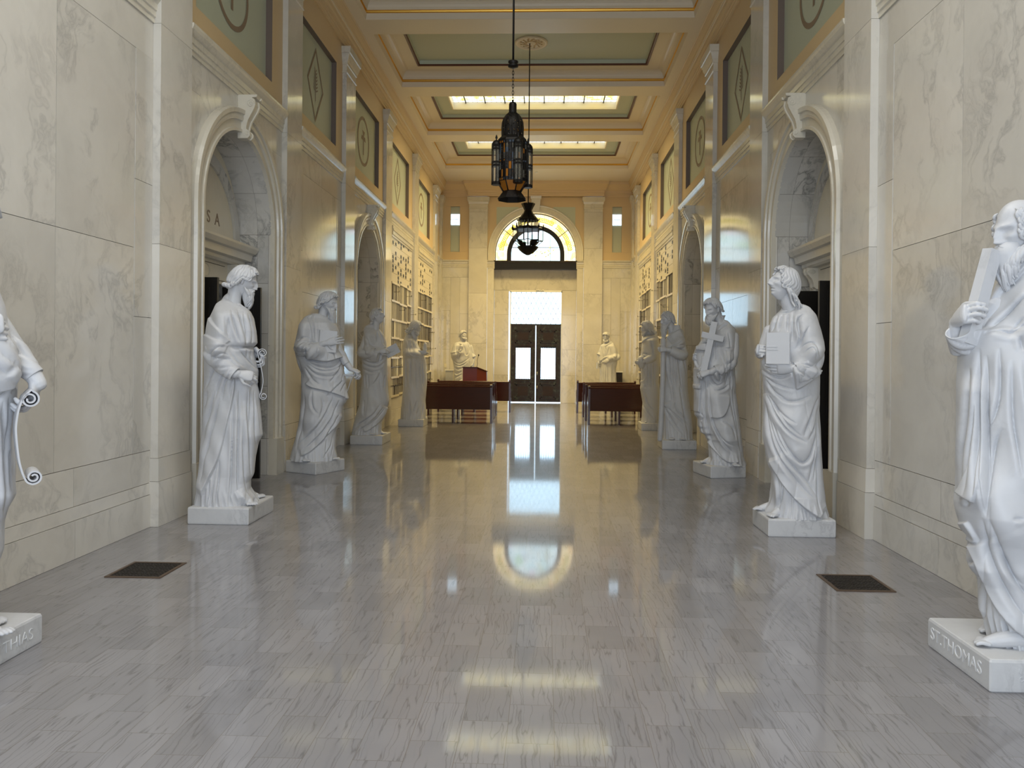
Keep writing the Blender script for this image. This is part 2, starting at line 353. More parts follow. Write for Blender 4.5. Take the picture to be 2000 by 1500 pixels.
        pr=[(-.01,3.80),(.07,3.80),(.115,3.80),(.145,3.83),(.15,3.87),(.125,3.90),(.10,3.915),(.105,3.96),(.125,4.03),(.165,4.10),(.205,4.17),(.225,4.23),(.215,4.29),(.18,4.31),(.24,4.315),(.25,4.345),(-.01,4.345)]
        for (a,b,dp) in ((-.095,-.06,0),(-.06,.06,-.018),(.06,.095,0)):
            K.rings([[(X(max(p+dp,-.01)),yc+q*(1-.35*(4.34-z)/.54),z) for p,z in pr] for q in (a,b)],'carved')
        for s in (-1,1):
            for (pc,zc,rr) in ((.165,4.235,.05),(.115,3.86,.028)):
                pts=[(X(pc+rr*(1-t/56)*math.cos(t*.25)),yc+s*.094*(1-.35*(4.34-zc)/.54),zc+rr*(1-t/56)*math.sin(t*.25)) for t in range(50)]
                K.tube(pts,.006,'carved',6)
        K.v=[(sg*(W-(W-abs(x))*(.86 if abs(x)<W else 1)),yc+(y-yc)*.92,4.345-(4.345-z)*.86) for x,y,z in K.v]
        K.build(trim_name(),kind='structure')
        # door case: frieze, consoles, cornice, ring frame on the tympanum
        if yc>10: continue
        D=MB()
        Xb=lambda p: sg*(W+.42-p)
        for s in (-1,1):
            D.box(Xb(0),Xb(.05),yc+s*.62,yc+s*.74,0,2.36,'carved')
            pr2=[(0,2.36),(.05,2.36),(.075,2.40),(.08,2.46),(.10,2.54),(.145,2.62),(.16,2.68),(.15,2.735),(0,2.74)]
            for (a,b,dp) in ((.60,.635,0),(.635,.705,-.012),(.705,.74,0)):
                D.rings([[(Xb(max(p+dp,0)),yc+s*q,z) for p,z in pr2] for q in (a,b)],'carved')
            for sd in (.598,.742):
                D.tube([(Xb(.10+.045*(1-t/48)*math.cos(t*.3)),yc+s*sd,2.66+.045*(1-t/48)*math.sin(t*.3)) for t in range(42)],.005,'carved',6)
        D.box(Xb(0),Xb(.03),yc-.6,yc+.6,2.36,2.74,'cream')
        D.box(Xb(.03),Xb(.035),yc-.52,yc+.52,2.41,2.42,'seam');D.box(Xb(.03),Xb(.035),yc-.52,yc+.52,2.68,2.69,'seam')
        D.tube([(Xb(.03),yc+.11*math.cos(2*PI*t/32),2.55+.11*math.sin(2*PI*t/32)) for t in range(33)],.008,'carved',6)
        cp=[(0,2.74),(.10,2.74),(.12,2.765),(.12,2.80),(.19,2.81),(.20,2.87),(.205,2.885),(.24,2.90),(.27,2.95),(.275,2.975),(0,2.99)]
        rs=[]
        for p_end in (0,):
            for q in (-.90,.90): rs.append([(Xb(p),yc+q*(1 if p<.01 else 1)+(math.copysign(max(p-.10,0),q)*.35),z) for p,z in cp])
        D.rings(rs,'carved')
        ri=.84
        for i in range(32):
            a0,a1=PI*i/32,PI*(i+1)/32
            D.add([(Xb(.03),yc+q*math.cos(a),2.99+q*math.sin(a)) for q,a in ((ri,a0),(.975,a0),(.975,a1),(ri,a1))]+[(Xb(0),yc+ri*math.cos(a),2.99+ri*math.sin(a)) for a in (a0,a1)],[(0,1,2,3),(0,3,5,4)],'niche',.2+.2*(i//6))
        ZM=lambda z: z if z<=2.36 and z<2.36 else (2.31+(z-2.36)*.25/.38 if z<=2.74 else z-.18)
        D.v=[(x,y,ZM(z) if z>=2.36 else min(z,2.31)) for x,y,z in D.v]
        D.build(trim_name(),kind='structure')
        # open black bronze door leaves
        for s in (-1,1):
            L=MB(); y=yc+s*.60
            L.box(Xb(-.02),Xb(.44),y-.022,y+.022,.02,2.285,'bronze')
            for z0,z1 in ((.15,.75),(.85,1.45),(1.55,2.18)):
                for sd in (-1,1):
                    L.box(Xb(.06),Xb(.36),y+sd*.022,y+sd*.034,z0,z1,'bronze'); 
                    L.tube([(Xb(.21+.10*math.cos(2*PI*t/20)),y+sd*.035,(z0+z1)/2+.14*math.sin(2*PI*t/20)) for t in range(21)],.012,'bronze',6)
            L.build('door_%d'%(2+_dc[0]),kind='structure'); _dc[0]+=1
    # pilasters with capitals
    for n,a,b in PIL:
        P=MB()
        cuts=[0,.39,.59,{'A':2.44}.get(n,2.63),4.34,6.16]; prs=[.088,.080,.07,.07,.07]
        for z0,z1,p in zip(cuts,cuts[1:],prs):
            P.box(X(.0),X(p),a-(p-.07),b+(p-.07),z0+G*.7,z1-G*.7,'wall')
        P.box(X(0),X(.066),a+.004,b-.004,0,6.16,'seam')
        cap=[(.07,6.16),(.085,6.17),(.085,6.19),(.072,6.20),(.072,6.30),(.085,6.31),(.085,6.34),(.10,6.37),(.125,6.45),(.13,6.47),(.145,6.48),(.15,6.58),(.0,6.585)]
        rs=[[(X(-.01),a-(p-.07),z),(X(p),a-(p-.07),z),(X(p),b+(p-.07),z),(X(-.01),b+(p-.07),z)] for p,z in cap[:-1]]
        P.rings(rs,'carved')
        P.build(trim_name(),kind='structure')
    # corner pilaster by the end wall
    P=MB(); P.box(X(0),X(.07),24.28,24.6,0,6.2,'wall'); P.rings([[(X(-.01),24.28-p,z),(X(.07+p),24.28-p,z),(X(.07+p),24.6,z),(X(-.01),24.6,z)] for p,z in ((0,6.2),(.02,6.36),(.06,6.45),(.075,6.58))],'carved'); P.build(trim_name(),kind='structure')
    # ledge above the marble, one length per bay
    lp=[(-.02,4.34),(.012,4.34),(.012,4.385),(.024,4.39),(.024,4.44),(.034,4.445),(.036,4.50),(.05,4.515),(.075,4.55),(.085,4.575),(.085,4.60),(-.02,4.60)]
    for y0,y1 in ((-3.2,6.51),(7.09,9.74),(10.33,12.62),(13.23,15.84),(16.45,19.33),(19.90,22.87),(23.45,24.6)):
        Lg=MB(); Lg.rings([[(X(p),y,z) for p,z in lp] for y in (y0,y1)],'carved'); Lg.build(trim_name(),kind='structure')
    # running cornice under the ceiling
    cp=[(-.1,6.62),(.03,6.62),(.035,6.66),(.05,6.665),(.055,6.70),(.07,6.705),(.075,6.745),(.095,6.75),(.11,6.78),(.115,6.83),(.125,6.835),(.128,6.865),(.14,6.87),(.15,6.91),(.17,6.95),(.185,6.99),(.19,7.02),(.20,7.025),(.20,7.06),(-.1,7.06)]
    Cn=MB(); Cn.rings([[(X(p),y,z) for p,z in cp] for y in (-3.2,24.6)],'paint'); Cn.box(X(.1149),X(.131),-3.2,24.59,6.836,6.864,'ceil_lt'); Cn.build(trim_name(),kind='structure')
_dc=[0]
side_wall(-1); side_wall(1)

# ------------------------------------------------------------------ inscriptions in the tympana
def text_mesh(s,size,ext,m,M4,name,parent=None,kind=None):
    c=bpy.data.curves.new('t','FONT'); c.body=s; c.size=size; c.extrude=ext; c.align_x='CENTER'; c.offset=-.0018 if m.startswith('letter') else 0
    o=bpy.data.objects.new('t',c); COL.objects.link(o); dg=bpy.context.evaluated_depsgraph_get(); dg.update()
    me=bpy.data.meshes.new_from_object(o.evaluated_get(dg)); bpy.data.objects.remove(o)
    me.materials.clear(); me.materials.append(M[m]); me.transform(M4)
    q=bpy.data.objects.new(name,me); COL.objects.link(q)
    if parent: q.parent=parent
    if kind: q['kind']=kind
    return q
def basis(o,ex,ey,ez): return Matrix(((ex[0],ey[0],ez[0],o[0]),(ex[1],ey[1],ez[1],o[1]),(ex[2],ey[2],ez[2],o[2]),(0,0,0,1)))
for ch,yy in (('C',8.33),('S',8.557),('A',8.787)): text_mesh(ch,.20,.002,'emblem',basis((-3.498,yy,2.985),(0,1,0),(0,0,1),(1,0,0)),trim_name(),None,'structure')
text_mesh('F',.15,.002,'emblem',basis((3.498,8.62,3.03),(0,-1,0),(0,0,1),(-1,0,0)),trim_name(),None,'structure')

# ------------------------------------------------------------------ painted emblems on the sage panels
def emblem(sg,yc,kind_):
    E=MB(); X=sg*(W+.078); zc=5.53
    if kind_=='oval':
        for i in range(40):
            a0,a1=2*PI*i/40,2*PI*(i+1)/40
            E.add([(X-sg*.002,yc+q*math.cos(a),zc+q*math.sin(a)) for q,a in ((.40,a0),(.46,a0),(.46,a1),(.40,a1))],[(0,1,2,3)],'emblem')
        S=[(-.03,-.25),(.03,-.25),(.03,.02),(.17,.02),(.13,.10),(.03,.10),(.10,.2),(-.10,.2),(-.03,.10),(-.13,.10),(-.17,.02),(-.03,.02)]
        E.add([(X-sg*.002,yc+a,zc+b) for a,b in S],[tuple(range(len(S)))],'emblem')
    else:
        for (a0,b0),(a1,b1) in zip(((0,.56),(.40,0),(0,-.56),(-.40,0)),((.40,0),(0,-.56),(-.40,0),(0,.56))):
            E.add([(X-sg*.002,yc+a*k,zc+b*k) for a,b,k in ((a0,b0,1),(a1,b1,1),(a1,b1,.87),(a0,b0,.87))],[(0,1,2,3)],'emblem')
        E.add([(X-sg*.002,yc+a,zc+b) for a,b in ((-.012,-.24),(.012,-.24),(.008,.22),(-.008,.22))],[(0,1,2,3)],'emblem')
        for k in range(7):
            z=-.10+k*.05
            for s in (-1,1):
                w_=.13*(1-.08*k)
                E.add([(X-sg*.0022,yc+a,zc+b) for a,b in ((0,z),(s*w_*.5,z+.045),(s*w_,z+.06),(s*w_*.55,z+.018))],[(0,1,2,3)],'emblem')
    E.build('painted_emblem',label='brown painted %s emblem, %s wall, %s sage panel from the camera'%({'oval':'oval','dia':'diamond'}[kind_],'left' if sg<0 else 'right',{8.34:'first',11.4:'second',14.43:'third',17.77:'fourth',21.2:'fifth'}[yc]),cat='painted emblem',group='painted panel emblems')
for sg in (-1,1):
    for yc,k in ((8.34,'oval'),(11.4,'dia'),(14.43,'oval'),(17.77,'dia'),(21.2,'oval')): emblem(sg,yc,k)

# ------------------------------------------------------------------ ceiling
C=MB(); ZB=7.04; CX=2.70
def rloft(x0,x1,y0,y1,prof):   # prof: (inset,z,material for the band up to here)
    for (i0,z0,_),(i1,z1,m) in zip(prof,prof[1:]):
        a=[(x0+i0,y0+i0,z0),(x1-i0,y0+i0,z0),(x1-i0,y1-i0,z0),(x0+i0,y1-i0,z0)]
        b=[(x0+i1,y0+i1,z1),(x1-i1,y0+i1,z1),(x1-i1,y1-i1,z1),(x0+i1,y1-i1,z1)]
        C.add(a+b,[(j,(j+1)%4,4+(j+1)%4,4+j) for j in range(4)],m)
cof=[(-.02,ZB,None),(.0,ZB+.002,'ceil_lt'),(.02,ZB+.10,'ceil'),(.010,ZB+.102,'gold'),(-.002,ZB+.115,'gold'),(-.004,ZB+.130,'gold'),(.004,ZB+.146,'gold'),(.024,ZB+.15,'gold')]
cof+=[(.03+.13*(1-math.cos(t*PI/12)),ZB+.15+.15*math.sin(t*PI/12),'ceil') for t in range(0,7)]
cof+=[(.17,ZB+.30,'ceil'),(.39,ZB+.305,'ceil_lt'),(.392,ZB+.285,'redbrown'),(.405,ZB+.275,'redbrown'),(.425,ZB+.28,'redbrown'),(.44,ZB+.30,'redbrown'),(.445,ZB+.305,'redbrown'),(.445,ZB+.38,'green')]
COFF=[(-3.1,-.5,'n'),(-.0,3.0,'s'),(3.55,6.45,'s'),(7.10,9.66,'m'),(10.22,12.62,'m0'),(13.20,15.80,'m'),(16.38,19.25,'s'),(19.85,22.72,'s')]  # skylights over the camera are unseen, added to bring more light
edges=[-3.2]
for y0,y1,t in COFF:
    rloft(-CX,CX,y0,y1,cof)
    i=.445; zt=ZB+.38
    if t=='s':
        ym=(y0+y1)/2; hy=.60; hx=1.97
        a=[(-CX+i,y0+i),(CX-i,y0+i),(CX-i,y1-i),(-CX+i,y1-i)]; b=[(-hx,ym-hy),(hx,ym-hy),(hx,ym+hy),(-hx,ym+hy)]
        C.add([(x,y,zt) for x,y in a]+[(x,y,zt) for x,y in b],[(j,(j+1)%4,4+(j+1)%4,4+j) for j in range(4)],'green')
        rloft(-hx,hx,ym-hy,ym+hy,[(0,zt,None),(-.0,zt-.012,'ceil_lt'),(.03,zt-.012,'ceil_lt'),(.035,zt+.02,'ceil_lt'),(.035,zt+.20,'ceil_lt')])
    else:
        C.add([(-CX+i,y0+i,zt),(CX-i,y0+i,zt),(CX-i,y1-i,zt),(-CX+i,y1-i,zt)],[(0,1,2,3)],'green')
# soffit: beams across and margins along
ys=[-3.2]+[v for y0,y1,_ in COFF for v in (y0-.02,y1+.02)]+[24.6]
for a,b in zip(ys[0::2],ys[1::2]):
    C.box(-CX+.0,CX-.0,a,b,ZB,ZB+.02,'ceil_lt')
for s in (-1,1): C.box(s*(CX+.02),s*3.2,-3.2,24.6,ZB,ZB+.02,'ceil_lt'); C.box(s*CX,s*(CX+.0199),-3.2,24.6,ZB+.0005,ZB+.0205,'ceil_lt')
for a,b in zip(ys[0::2],ys[1::2]): # fillet on the far side of every beam
    if b<24: C.box(-2.62,2.62,b+.04,b+.07,ZB+.03,ZB+.06,'ceil')
C.build('ceiling',kind='structure')
rf=MB(); rf.box(-3.4,3.4,-3.2,25.1,7.80,7.85,'dark'); rf.build('roof',kind='structure')
# skylight glass, including the added pair over the camera
_win=[1]
def skylight(y0,y1):
    ym=(y0+y1)/2; hx,hy=1.935,.565; z=ZB+.55
    S=MB(); S.box(-hx,hx,ym-hy,ym+hy,z,z+.02,'sky_glass')
    for s in (-1,1):
        S.box(s*hx,s*(hx-.06),ym-hy,ym+hy,z-.003,z,'sky_edge'); S.box(-hx,hx,ym+s*hy,ym+s*(hy-.06),z-.003,z,'sky_edge')
    for k in range(-3,5): 
        x=-.235+.47*(k-.0)+.0
        if abs(x)<hx: S.box(x-.012,x+.012,ym-hy,ym+hy,z-.04,z,'iron')
    for k in range(34): 
        x=-hx+.0569*2*k
        if x<hx: S.box(x-.003,x+.003,ym-hy,ym+hy,z-.008,z-.003,'iron')
    for yy in (-.42,-.30,-.1,.1,.30,.42): S.box(-hx,hx,ym+yy-.004,ym+yy+.004,z-.008,z-.003,'iron')
    S.build('window_%d'%_win[0],kind='structure'); _win[0]+=1
for y0,y1,t in COFF:
    if t=='s': skylight(y0,y1)
# ceiling medallions
def medallion(y,label):
    D=MB(); z=ZB+.38
    D.lathe((0,y,0),[(.0,z-.012),(.06,z-.03),(.075,z-.03),(.09,z-.014),(.24,z-.014),(.25,z-.03),(.30,z-.03),(.31,z-.012),(.31,z)],'ceil_lt',40)
    for k in range(12):
        a=2*PI*k/12
        for j in range(3):
            r=.10+.05*j; D.lathe((r*math.cos(a+.13*j),y+r*math.sin(a+.13*j),z-.016),[(0.024-.004*j,0),(.014,-.010),(0.002,-.013)],'paint',8)
        D.tube([((.09+.02*t)*math.cos(a+.09*t-.2),y+(.09+.02*t)*math.sin(a+.09*t-.2),z-.018) for t in range(7)],.007,'paint',5)
    D.build('ceiling_medallion',label=label,cat='ceiling rose')
medallion(8.42,'round carved plaster rose above the nearer lantern rod'); medallion(14.5,'round carved cream plaster rose in the sage coffer, farther lantern hangs from it')

# ------------------------------------------------------------------ end wall
XC=-.03; YE=24.6
E_=MB()
def es(x0,x1,z0,z1,p=0,m='wall',r=None): E_.box(x0+G,x1-G,YE+.03,YE-p,z0+G,z1-G,m,r)
for s in (-1,1):
    def xs(a,b): return (min(XC+s*a,XC+s*b),max(XC+s*a,XC+s*b))
    # side bay
    x0,x1=xs(2.13,3.12); E_.box(x0,x1,YE+.03,YE+.1,0,4.6,'seam')
    es(x0,x1,0,.30,.015); es(x0,x1,4.02,4.33)
    for (a,b),cu in (((2.13,2.42),(.3,2.85,4.02)),((2.42,2.72),(.3,2.2,4.02)),((2.72,3.12),(.3,1.7,2.95,4.02))):
        p,q=xs(a,b)
        for z0,z1 in zip(cu,cu[1:]): es(p,q,z0,z1)
    # painted wall with slot
    g0,g1=xs(2.44,2.74)
    es(x0,x1,4.57,4.84,0,'paint'); es(x0,x1,6.29,6.72,0,'paint')
    E_.box(x0,g0,YE+.05,YE,4.84,6.29,'paint'); E_.box(g1,x1,YE+.05,YE,4.84,6.29,'paint')
    E_.box(g0,g1,YE+.06,YE+.08,4.84,6.29,'green'); E_.box(x0,x1,YE+.08,YE+.1,4.6,6.7,'dark')
    # strip between pilaster and recess
    x0,x1=xs(1.33,1.54); E_.box(x0,x1,YE+.33,YE+.03,0,4.57,'wall',.5)
    for z0,z1 in ((0,.3),(.3,1.75),(1.75,2.9),(2.9,4.33)): es(x0,x1,z0,z1)
    # reveal panel wall inside the arch
    x0,x1=xs(.86,1.33)
    E_.box(x0,x1,24.96,25.0,0,4.4,'seam')
    for z0,z1 in ((0,.89),(.89,1.72),(1.72,2.85),(2.85,3.64)): E_.box(x0+G,x1-G,24.93,24.96,z0+G,z1-G,'wall')
E_.box(XC-1.33,XC+1.33,24.93,24.96,3.645,4.32,'wall',.3); E_.box(XC-.86,XC+.86,24.93,24.96,3.60,3.645,'gap')
# spandrel wall around the fanlight
r=1.31; zs=4.80; ang=[PI-PI*i/40 for i in range(41)]
for i in range(40):
    p0=(XC+r*math.cos(ang[i]),zs+r*math.sin(ang[i])); p1=(XC+r*math.cos(ang[i+1]),zs+r*math.sin(ang[i+1]))
    E_.add([(p0[0],YE,p0[1]),(p1[0],YE,p1[1]),(p1[0],YE,6.72),(p0[0],YE,6.72)],[(0,1,2,3)],'paint')
    E_.add([(p0[0],YE,p0[1]),(p1[0],YE,p1[1]),(p1[0],24.95,p1[1]),(p0[0],24.95,p0[1])],[(0,1,2,3)],'carved')
for s in (-1,1): 
    E_.box(XC+s*1.31,XC+s*1.56,YE+.03,YE,4.57,6.72,'paint'); E_.box(XC+s*1.31,XC+s*1.33,YE,24.95,4.3,4.82,'carved')
    # sage spandrel panel, bounded by the archivolt
    A=[(1.26,6.28),(.55,6.28)]+[(1.5*math.cos(t),zs+1.5*math.sin(t)) for t in [1.19-.07*k for k in range(10)] if 1.5*math.cos(t)<1.26 ]+[(1.26,zs+math.sqrt(1.5**2-1.26**2))]
    E_.add([(XC+s*a,YE-.002,b) for a,b in A],[tuple(range(len(A)))],'green')
E_.build('wall_far',kind='structure')
# archivolt, keystone, pilasters, ledge, cornice
T=MB(); prof=[(0,-.02),(0,.03),(.05,.035),(.055,.05),(.17,.05),(.175,.07),(.22,.075),(.235,.04),(.24,-.02)]
path=[(XC-1.30,4.57,-1,0)]+[(XC+1.30*math.cos(t),zs+1.30*math.sin(t),math.cos(t),math.sin(t)) for t in ang]+[(XC+1.30,4.57,1,0)]
T.rings([[(x+q*cx,YE-p,z+q*cz) for q,p in prof] for x,z,cx,cz in path],'carved'); T.build(trim_name(),kind='structure')
T=MB(); T.rings([[(XC+s*a,YE-p,z) for s,p in ((-1,0),(-1,p_),(1,p_),(1,0))] for a,p_,z in ((.105,.09,6.09),(.115,.12,6.20),(.15,.15,6.50),(.17,.18,6.52),(.18,.19,6.60))],'carved'); T.build(trim_name(),kind='structure')
for s in (-1,1):
    T=MB(); a,b=sorted((XC+s*1.54,XC+s*2.13))
    for z0,z1 in ((0,.45),(.45,1.9),(1.9,3.5),(3.5,4.95),(4.95,6.1),(6.1,6.2)): T.box(a,b,YE,YE-.09-(.012 if z1==.45 else 0),z0+G,z1-G,'wall')
    T.box(a+.01,b-.01,YE,YE-.085,0,6.2,'seam')
    T.rings([[(a-p,YE,z),(a-p,YE-.09-p,z),(b+p,YE-.09-p,z),(b+p,YE,z)] for p,z in ((0,6.2),(.01,6.21),(.01,6.24),(0,6.25),(.002,6.34),(.02,6.36),(.03,6.42),(.06,6.47),(.06,6.58))],'carved')
    T.build(trim_name(),kind='structure')
    T=MB(); lp=[(-.02,4.33),(.01,4.33),(.01,4.38),(.02,4.385),(.02,4.45),(.03,4.455),(.035,4.50),(.05,4.52),(.065,4.55),(.065,4.575),(-.02,4.575)]
    for x0,x1 in ((1.33,1.54),(2.13,3.06)): T.rings([[(XC+s*x,YE-p,z) for p,z in lp] for x in (x0,x1)],'carved')
    T.build(trim_name(),kind='structure')
T=MB(); cp=[(-.02,6.60),(.03,6.60),(.04,6.66),(.055,6.665),(.06,6.71),(.08,6.715),(.09,6.77),(.12,6.78),(.14,6.83),(.20,6.90),(.24,6.95),(.25,7.02),(.25,7.045),(-.02,7.05)]
T.rings([[(x,YE-p,z) for p,z in cp] for x in (-3.08,3.08)],'paint')
rs=[]
for s in (-1,1): rs.append([(XC+s*(2.18+max(p-.1,-.02)*.8),YE-p-.12*(p>0),z) for p,z in cp])
T.rings(rs,'paint'); T.build(trim_name(),kind='structure')
# beam under the fanlight
T=MB(); T.box(XC-1.35,XC+1.35,24.62,24.94,4.30,4.53,'bronze'); T.box(XC-1.38,XC+1.38,24.60,24.94,4.53,4.565,'patina'); T.box(XC-1.36,XC+1.36,24.61,24.94,4.50,4.52,'patina'); T.build(trim_name(),kind='structure')
# fanlight of stained glass
F=MB(); Yg=24.90; zg=4.58
def arcpts(r,n=40,z0=None): return [(XC+r*math.cos(PI-PI*i/n),(zs if z0 is None else z0)+r*math.sin(PI-PI*i/n)) for i in range(n+1)]
def halfring(r0,r1,y,m,zlow):
    P0=[(XC-r0,zlow)]+arcpts(r0)+[(XC+r0,zlow)]; P1=[(XC-r1,zlow)]+arcpts(r1)+[(XC+r1,zlow)]
    for i in range(len(P0)-1): F.add([(P0[i][0],y,P0[i][1]),(P1[i][0],y,P1[i][1]),(P1[i+1][0],y,P1[i+1][1]),(P0[i+1][0],y,P0[i+1][1])],[(0,1,2,3)],m)
halfring(.88,1.31,Yg,'sg_border',zg)
P=[(XC-.80,zg)]+arcpts(.80)+[(XC+.80,zg)]
F.add([(x,Yg-.01,z) for x,z in P],[tuple(range(len(P)))],'sg_centre')
for (r0,r1,d) in ((.79,.93,.05),(1.292,1.315,.05)):
    P0=[(XC-r0,zg)]+arcpts(r0)+[(XC+r0,zg)]; P1=[(XC-r1,zg)]+arcpts(r1)+[(XC+r1,zg)]
    F.rings([[(a[0],Yg-d,a[1]),(b[0],Yg-d,b[1]),(b[0],Yg,b[1]),(a[0],Yg,a[1])] for a,b in zip(P0,P1)],'bronze')
def lead(x0,z0,x1,z1,w=.006,y=Yg-.014):
    d=Vector((x1-x0,0,z1-z0)); L=d.length; d/=L; nrm=Vector((-d.z,0,d.x))*w/2
    F.obox(((x0+x1)/2,y,(z0+z1)/2),d*L/2,(0,.004,0),nrm,'iron')
for a in (.65,PI-.65): lead(XC+.93*math.cos(a),zs+.93*math.sin(a),XC+1.3*math.cos(a),zs+1.3*math.sin(a),.02)
lead(XC-.79,5.02,XC+.79,5.02,.02); lead(XC+.47,zg,XC+.47,5.40,.012); lead(XC-.30,zg,XC-.30,4.75,.006)
for rr in (.985,1.06,1.20,1.25):
    A=arcpts(rr,36); A=[(XC-rr,zg)]+A+[(XC+rr,zg)]
    for (x0,z0),(x1,z1) in zip(A,A[1:]): lead(x0,z0,x1,z1,.006)
for k in range(1,28):
    a=PI*k/28
    for r0,r1 in ((.93,.985),(1.20,1.30)): lead(XC+r0*math.cos(a),zs+r0*math.sin(a),XC+r1*math.cos(a),zs+r1*math.sin(a),.005)
# garland leaves
for k in range(58):
    a=.10+(PI-.2)*k/57
    if abs(a-PI/4*1.2)<.06 or abs(a-(PI-PI/4*1.2))<.06: continue
    tdir=1 if a<PI/2 else -1
    for s in (-1,0,1):
        r0=1.12+s*.015; L=.085; da=tdir*L/r0; ro=s*.065
        c0=(r0*math.cos(a),r0*math.sin(a)); c1=((r0+ro)*math.cos(a+da),(r0+ro)*math.sin(a+da)); mx,mz=(c0[0]+c1[0])/2,(c0[1]+c1[1])/2
        nx,nz=-(c1[1]-c0[1]),(c1[0]-c0[0]); q=.20
        F.add([(XC+x,Yg-.012-.001*s,zs+z) for x,z in (c0,(mx+nx*q,mz+nz*q),c1,(mx-nx*q,mz-nz*q))],[(0,1,2,3)],'sg_leaf')
    lead(XC+1.12*math.cos(a),zs+1.12*math.sin(a),XC+1.14*math.cos(a+tdir*.05),zs+1.14*math.sin(a+tdir*.05),.007,Yg-.018)
# branches in the middle light
random.seed(5)
for bx,bz,dx,dz in ((.05,4.62,-.25,.18),(.10,4.75,.22,.12),(.2,4.62,.3,.25),(-.1,4.9,.3,-.05),(.35,4.62,.1,.35)):
    x,z=XC+bx,bz
    for k in range(6):
        x2,z2=x+dx/5+random.uniform(-.02,.02),z+dz/5+random.uniform(-.02,.03); lead(x,z,x2,z2,.006,Yg-.02); 
        if k%2: F.add([(x2+a,Yg-.021,z2+b) for a,b in ((0,0),(.04,.02),(.06,.06),(.01,.04))],[(0,1,2,3)],'sg_leaf')
        x,z=x2,z2
F.build('window_%d'%_win[0],kind='structure'); _win[0]+=1
# small lattice windows in the slots
for s in (-1,1):
    S=MB(); a,b=sorted((XC+s*2.45,XC+s*2.73)); S.box(a,b,YE+.05,YE+.058,5.70,6.06,'daypane')
    for k in range(-3,9):
        for d in (-1,1):
            x=a+.05*k
            p0=Vector((x,YE+.045,5.70)); p1=Vector((x+d*.12,YE+.045,6.06))
            t0=max(0,min(1,0)); 
            if a<p0.x<b and a<p1.x<b: S.tube([p0,p1],.003,'iron',4)
    for z in (5.70,5.88,6.06): S.box(a,b,YE+.04,YE+.05,z-.006,z+.006,'ceil_lt')
    S.build('window_%d'%_win[0],kind='structure'); _win[0]+=1
M['door_panel']=simple('dark_brown_bronze_panel',(.028,.014,.010),.5,.1)
# entrance doors with transom
Dr=empty('door_1',(XC+.03,24.93,0)); Dr['kind']='structure'
def dm(): return MB()
fr=MB()
for s in (-1,1): fr.box(s*.815,s*.845,-.02,.03,0,3.61,'gap')
fr.box(-.845,.845,-.02,.03,3.58,3.61,'gap'); fr.box(-.815,.815,-.02,.03,2.50,2.55,'patina'); fr.box(-.815,.815,.0,.03,0,.02,'daypane'); fr.box(-.012,.012,.02,.025,.02,2.5,'daypane')
fr.build('door_frame',Dr)
tr=MB(); tr.box(-.815,.815,.01,.02,2.55,3.58,'daypane_mid')
for k in range(-8,12):
    for d in (-1,1):
        x0=-.80+.16*k; z0=2.55; x1=x0+d*.16*3.07; z1=3.58
        # clip to the opening
        p=Vector((x0,0,z0)); q=Vector((x1,0,z1)); ts=[0,1]
        for lim in (-.81,.81):
            if (p.x-lim)*(q.x-lim)<0: ts.append((lim-p.x)/(q.x-p.x))
        ts=sorted(ts); 
        for t0,t1 in zip(ts,ts[1:]):
            m=p.lerp(q,(t0+t1)/2)
            if abs(m.x)<.81 and t1-t0>.02: tr.tube([p.lerp(q,t0)+Vector((0,.005,0)),p.lerp(q,t1)+Vector((0,.005,0))],.0055,'iron',4)
tr.build('transom_light',Dr)
for s in (-1,1):
    L=MB(); a,b=.014,.812
    def bx(x0,x1,y0,y1,z0,z1,m): L.box(s*x0,s*x1,y0,y1,z0,z1,m)
    wx0,wx1,wz0,wz1=.17,.64,.77,1.77
    bx(a,wx0,-.03,.02,.025,2.50,'patina'); bx(wx1,b,-.03,.02,.025,2.50,'patina'); bx(wx0,wx1,-.03,.02,.025,wz0,'patina'); bx(wx0,wx1,-.03,.02,wz1,2.50,'patina')
    for z0,z1 in ((.12,.62),(1.93,2.36)):
        for q,yy in ((0,-.045),(.05,-.035)): 
            bx(.14+q,.67-q,yy,-.03,z0+q,z0+q+.03,'patina'); bx(.14+q,.67-q,yy,-.03,z1-q-.03,z1-q,'patina'); bx(.14+q,.17+q,yy,-.03,z0+q,z1-q,'patina'); bx(.64-q,.67-q,yy,-.03,z0+q,z1-q,'patina')
        bx(.24,.57,-.038,-.03,z0+.1,z1-.1,'door_panel')
    for z in (.70,1.83): bx(.13,.68,-.05,-.03,z,z+.03,'patina')
    L.build('door_leaf',Dr)
    Pn=MB(); Pn.box(s*wx0,s*wx1,0,.01,wz0,wz1,'daypane_hot'); Pn.build('door_pane',Dr)
    Br=MB()
    for k in range(6): x=wx0+.045+.076*k; Br.box(s*(x-.006),s*(x+.006),-.012,0,wz0,wz1,'iron')
    for z in (wz0+.05,wz1-.05): Br.box(s*wx0,s*wx1,-.014,-.002,z-.006,z+.006,'iron')
    Br.build('window_bars',Dr)
H=MB()
for z in (.50,.95): H.tube([(.055,-.07,z-.05),(.055,-.07,z+.05)],.008,'gap',6); H.tube([(.055,-.07,z),(.055,-.03,z)],.006,'gap',6)
H.build('door_handle',Dr)
cr=MB()
for k in range(5): cr.lathe((.02+.05*k,-.03,3.62),[(.022,0),(.025,.02+.01*math.sin(k*1.6)),(.006,.05+.015*math.sin(k*1.6))],'gap',8)
cr.build('door_crest',Dr)
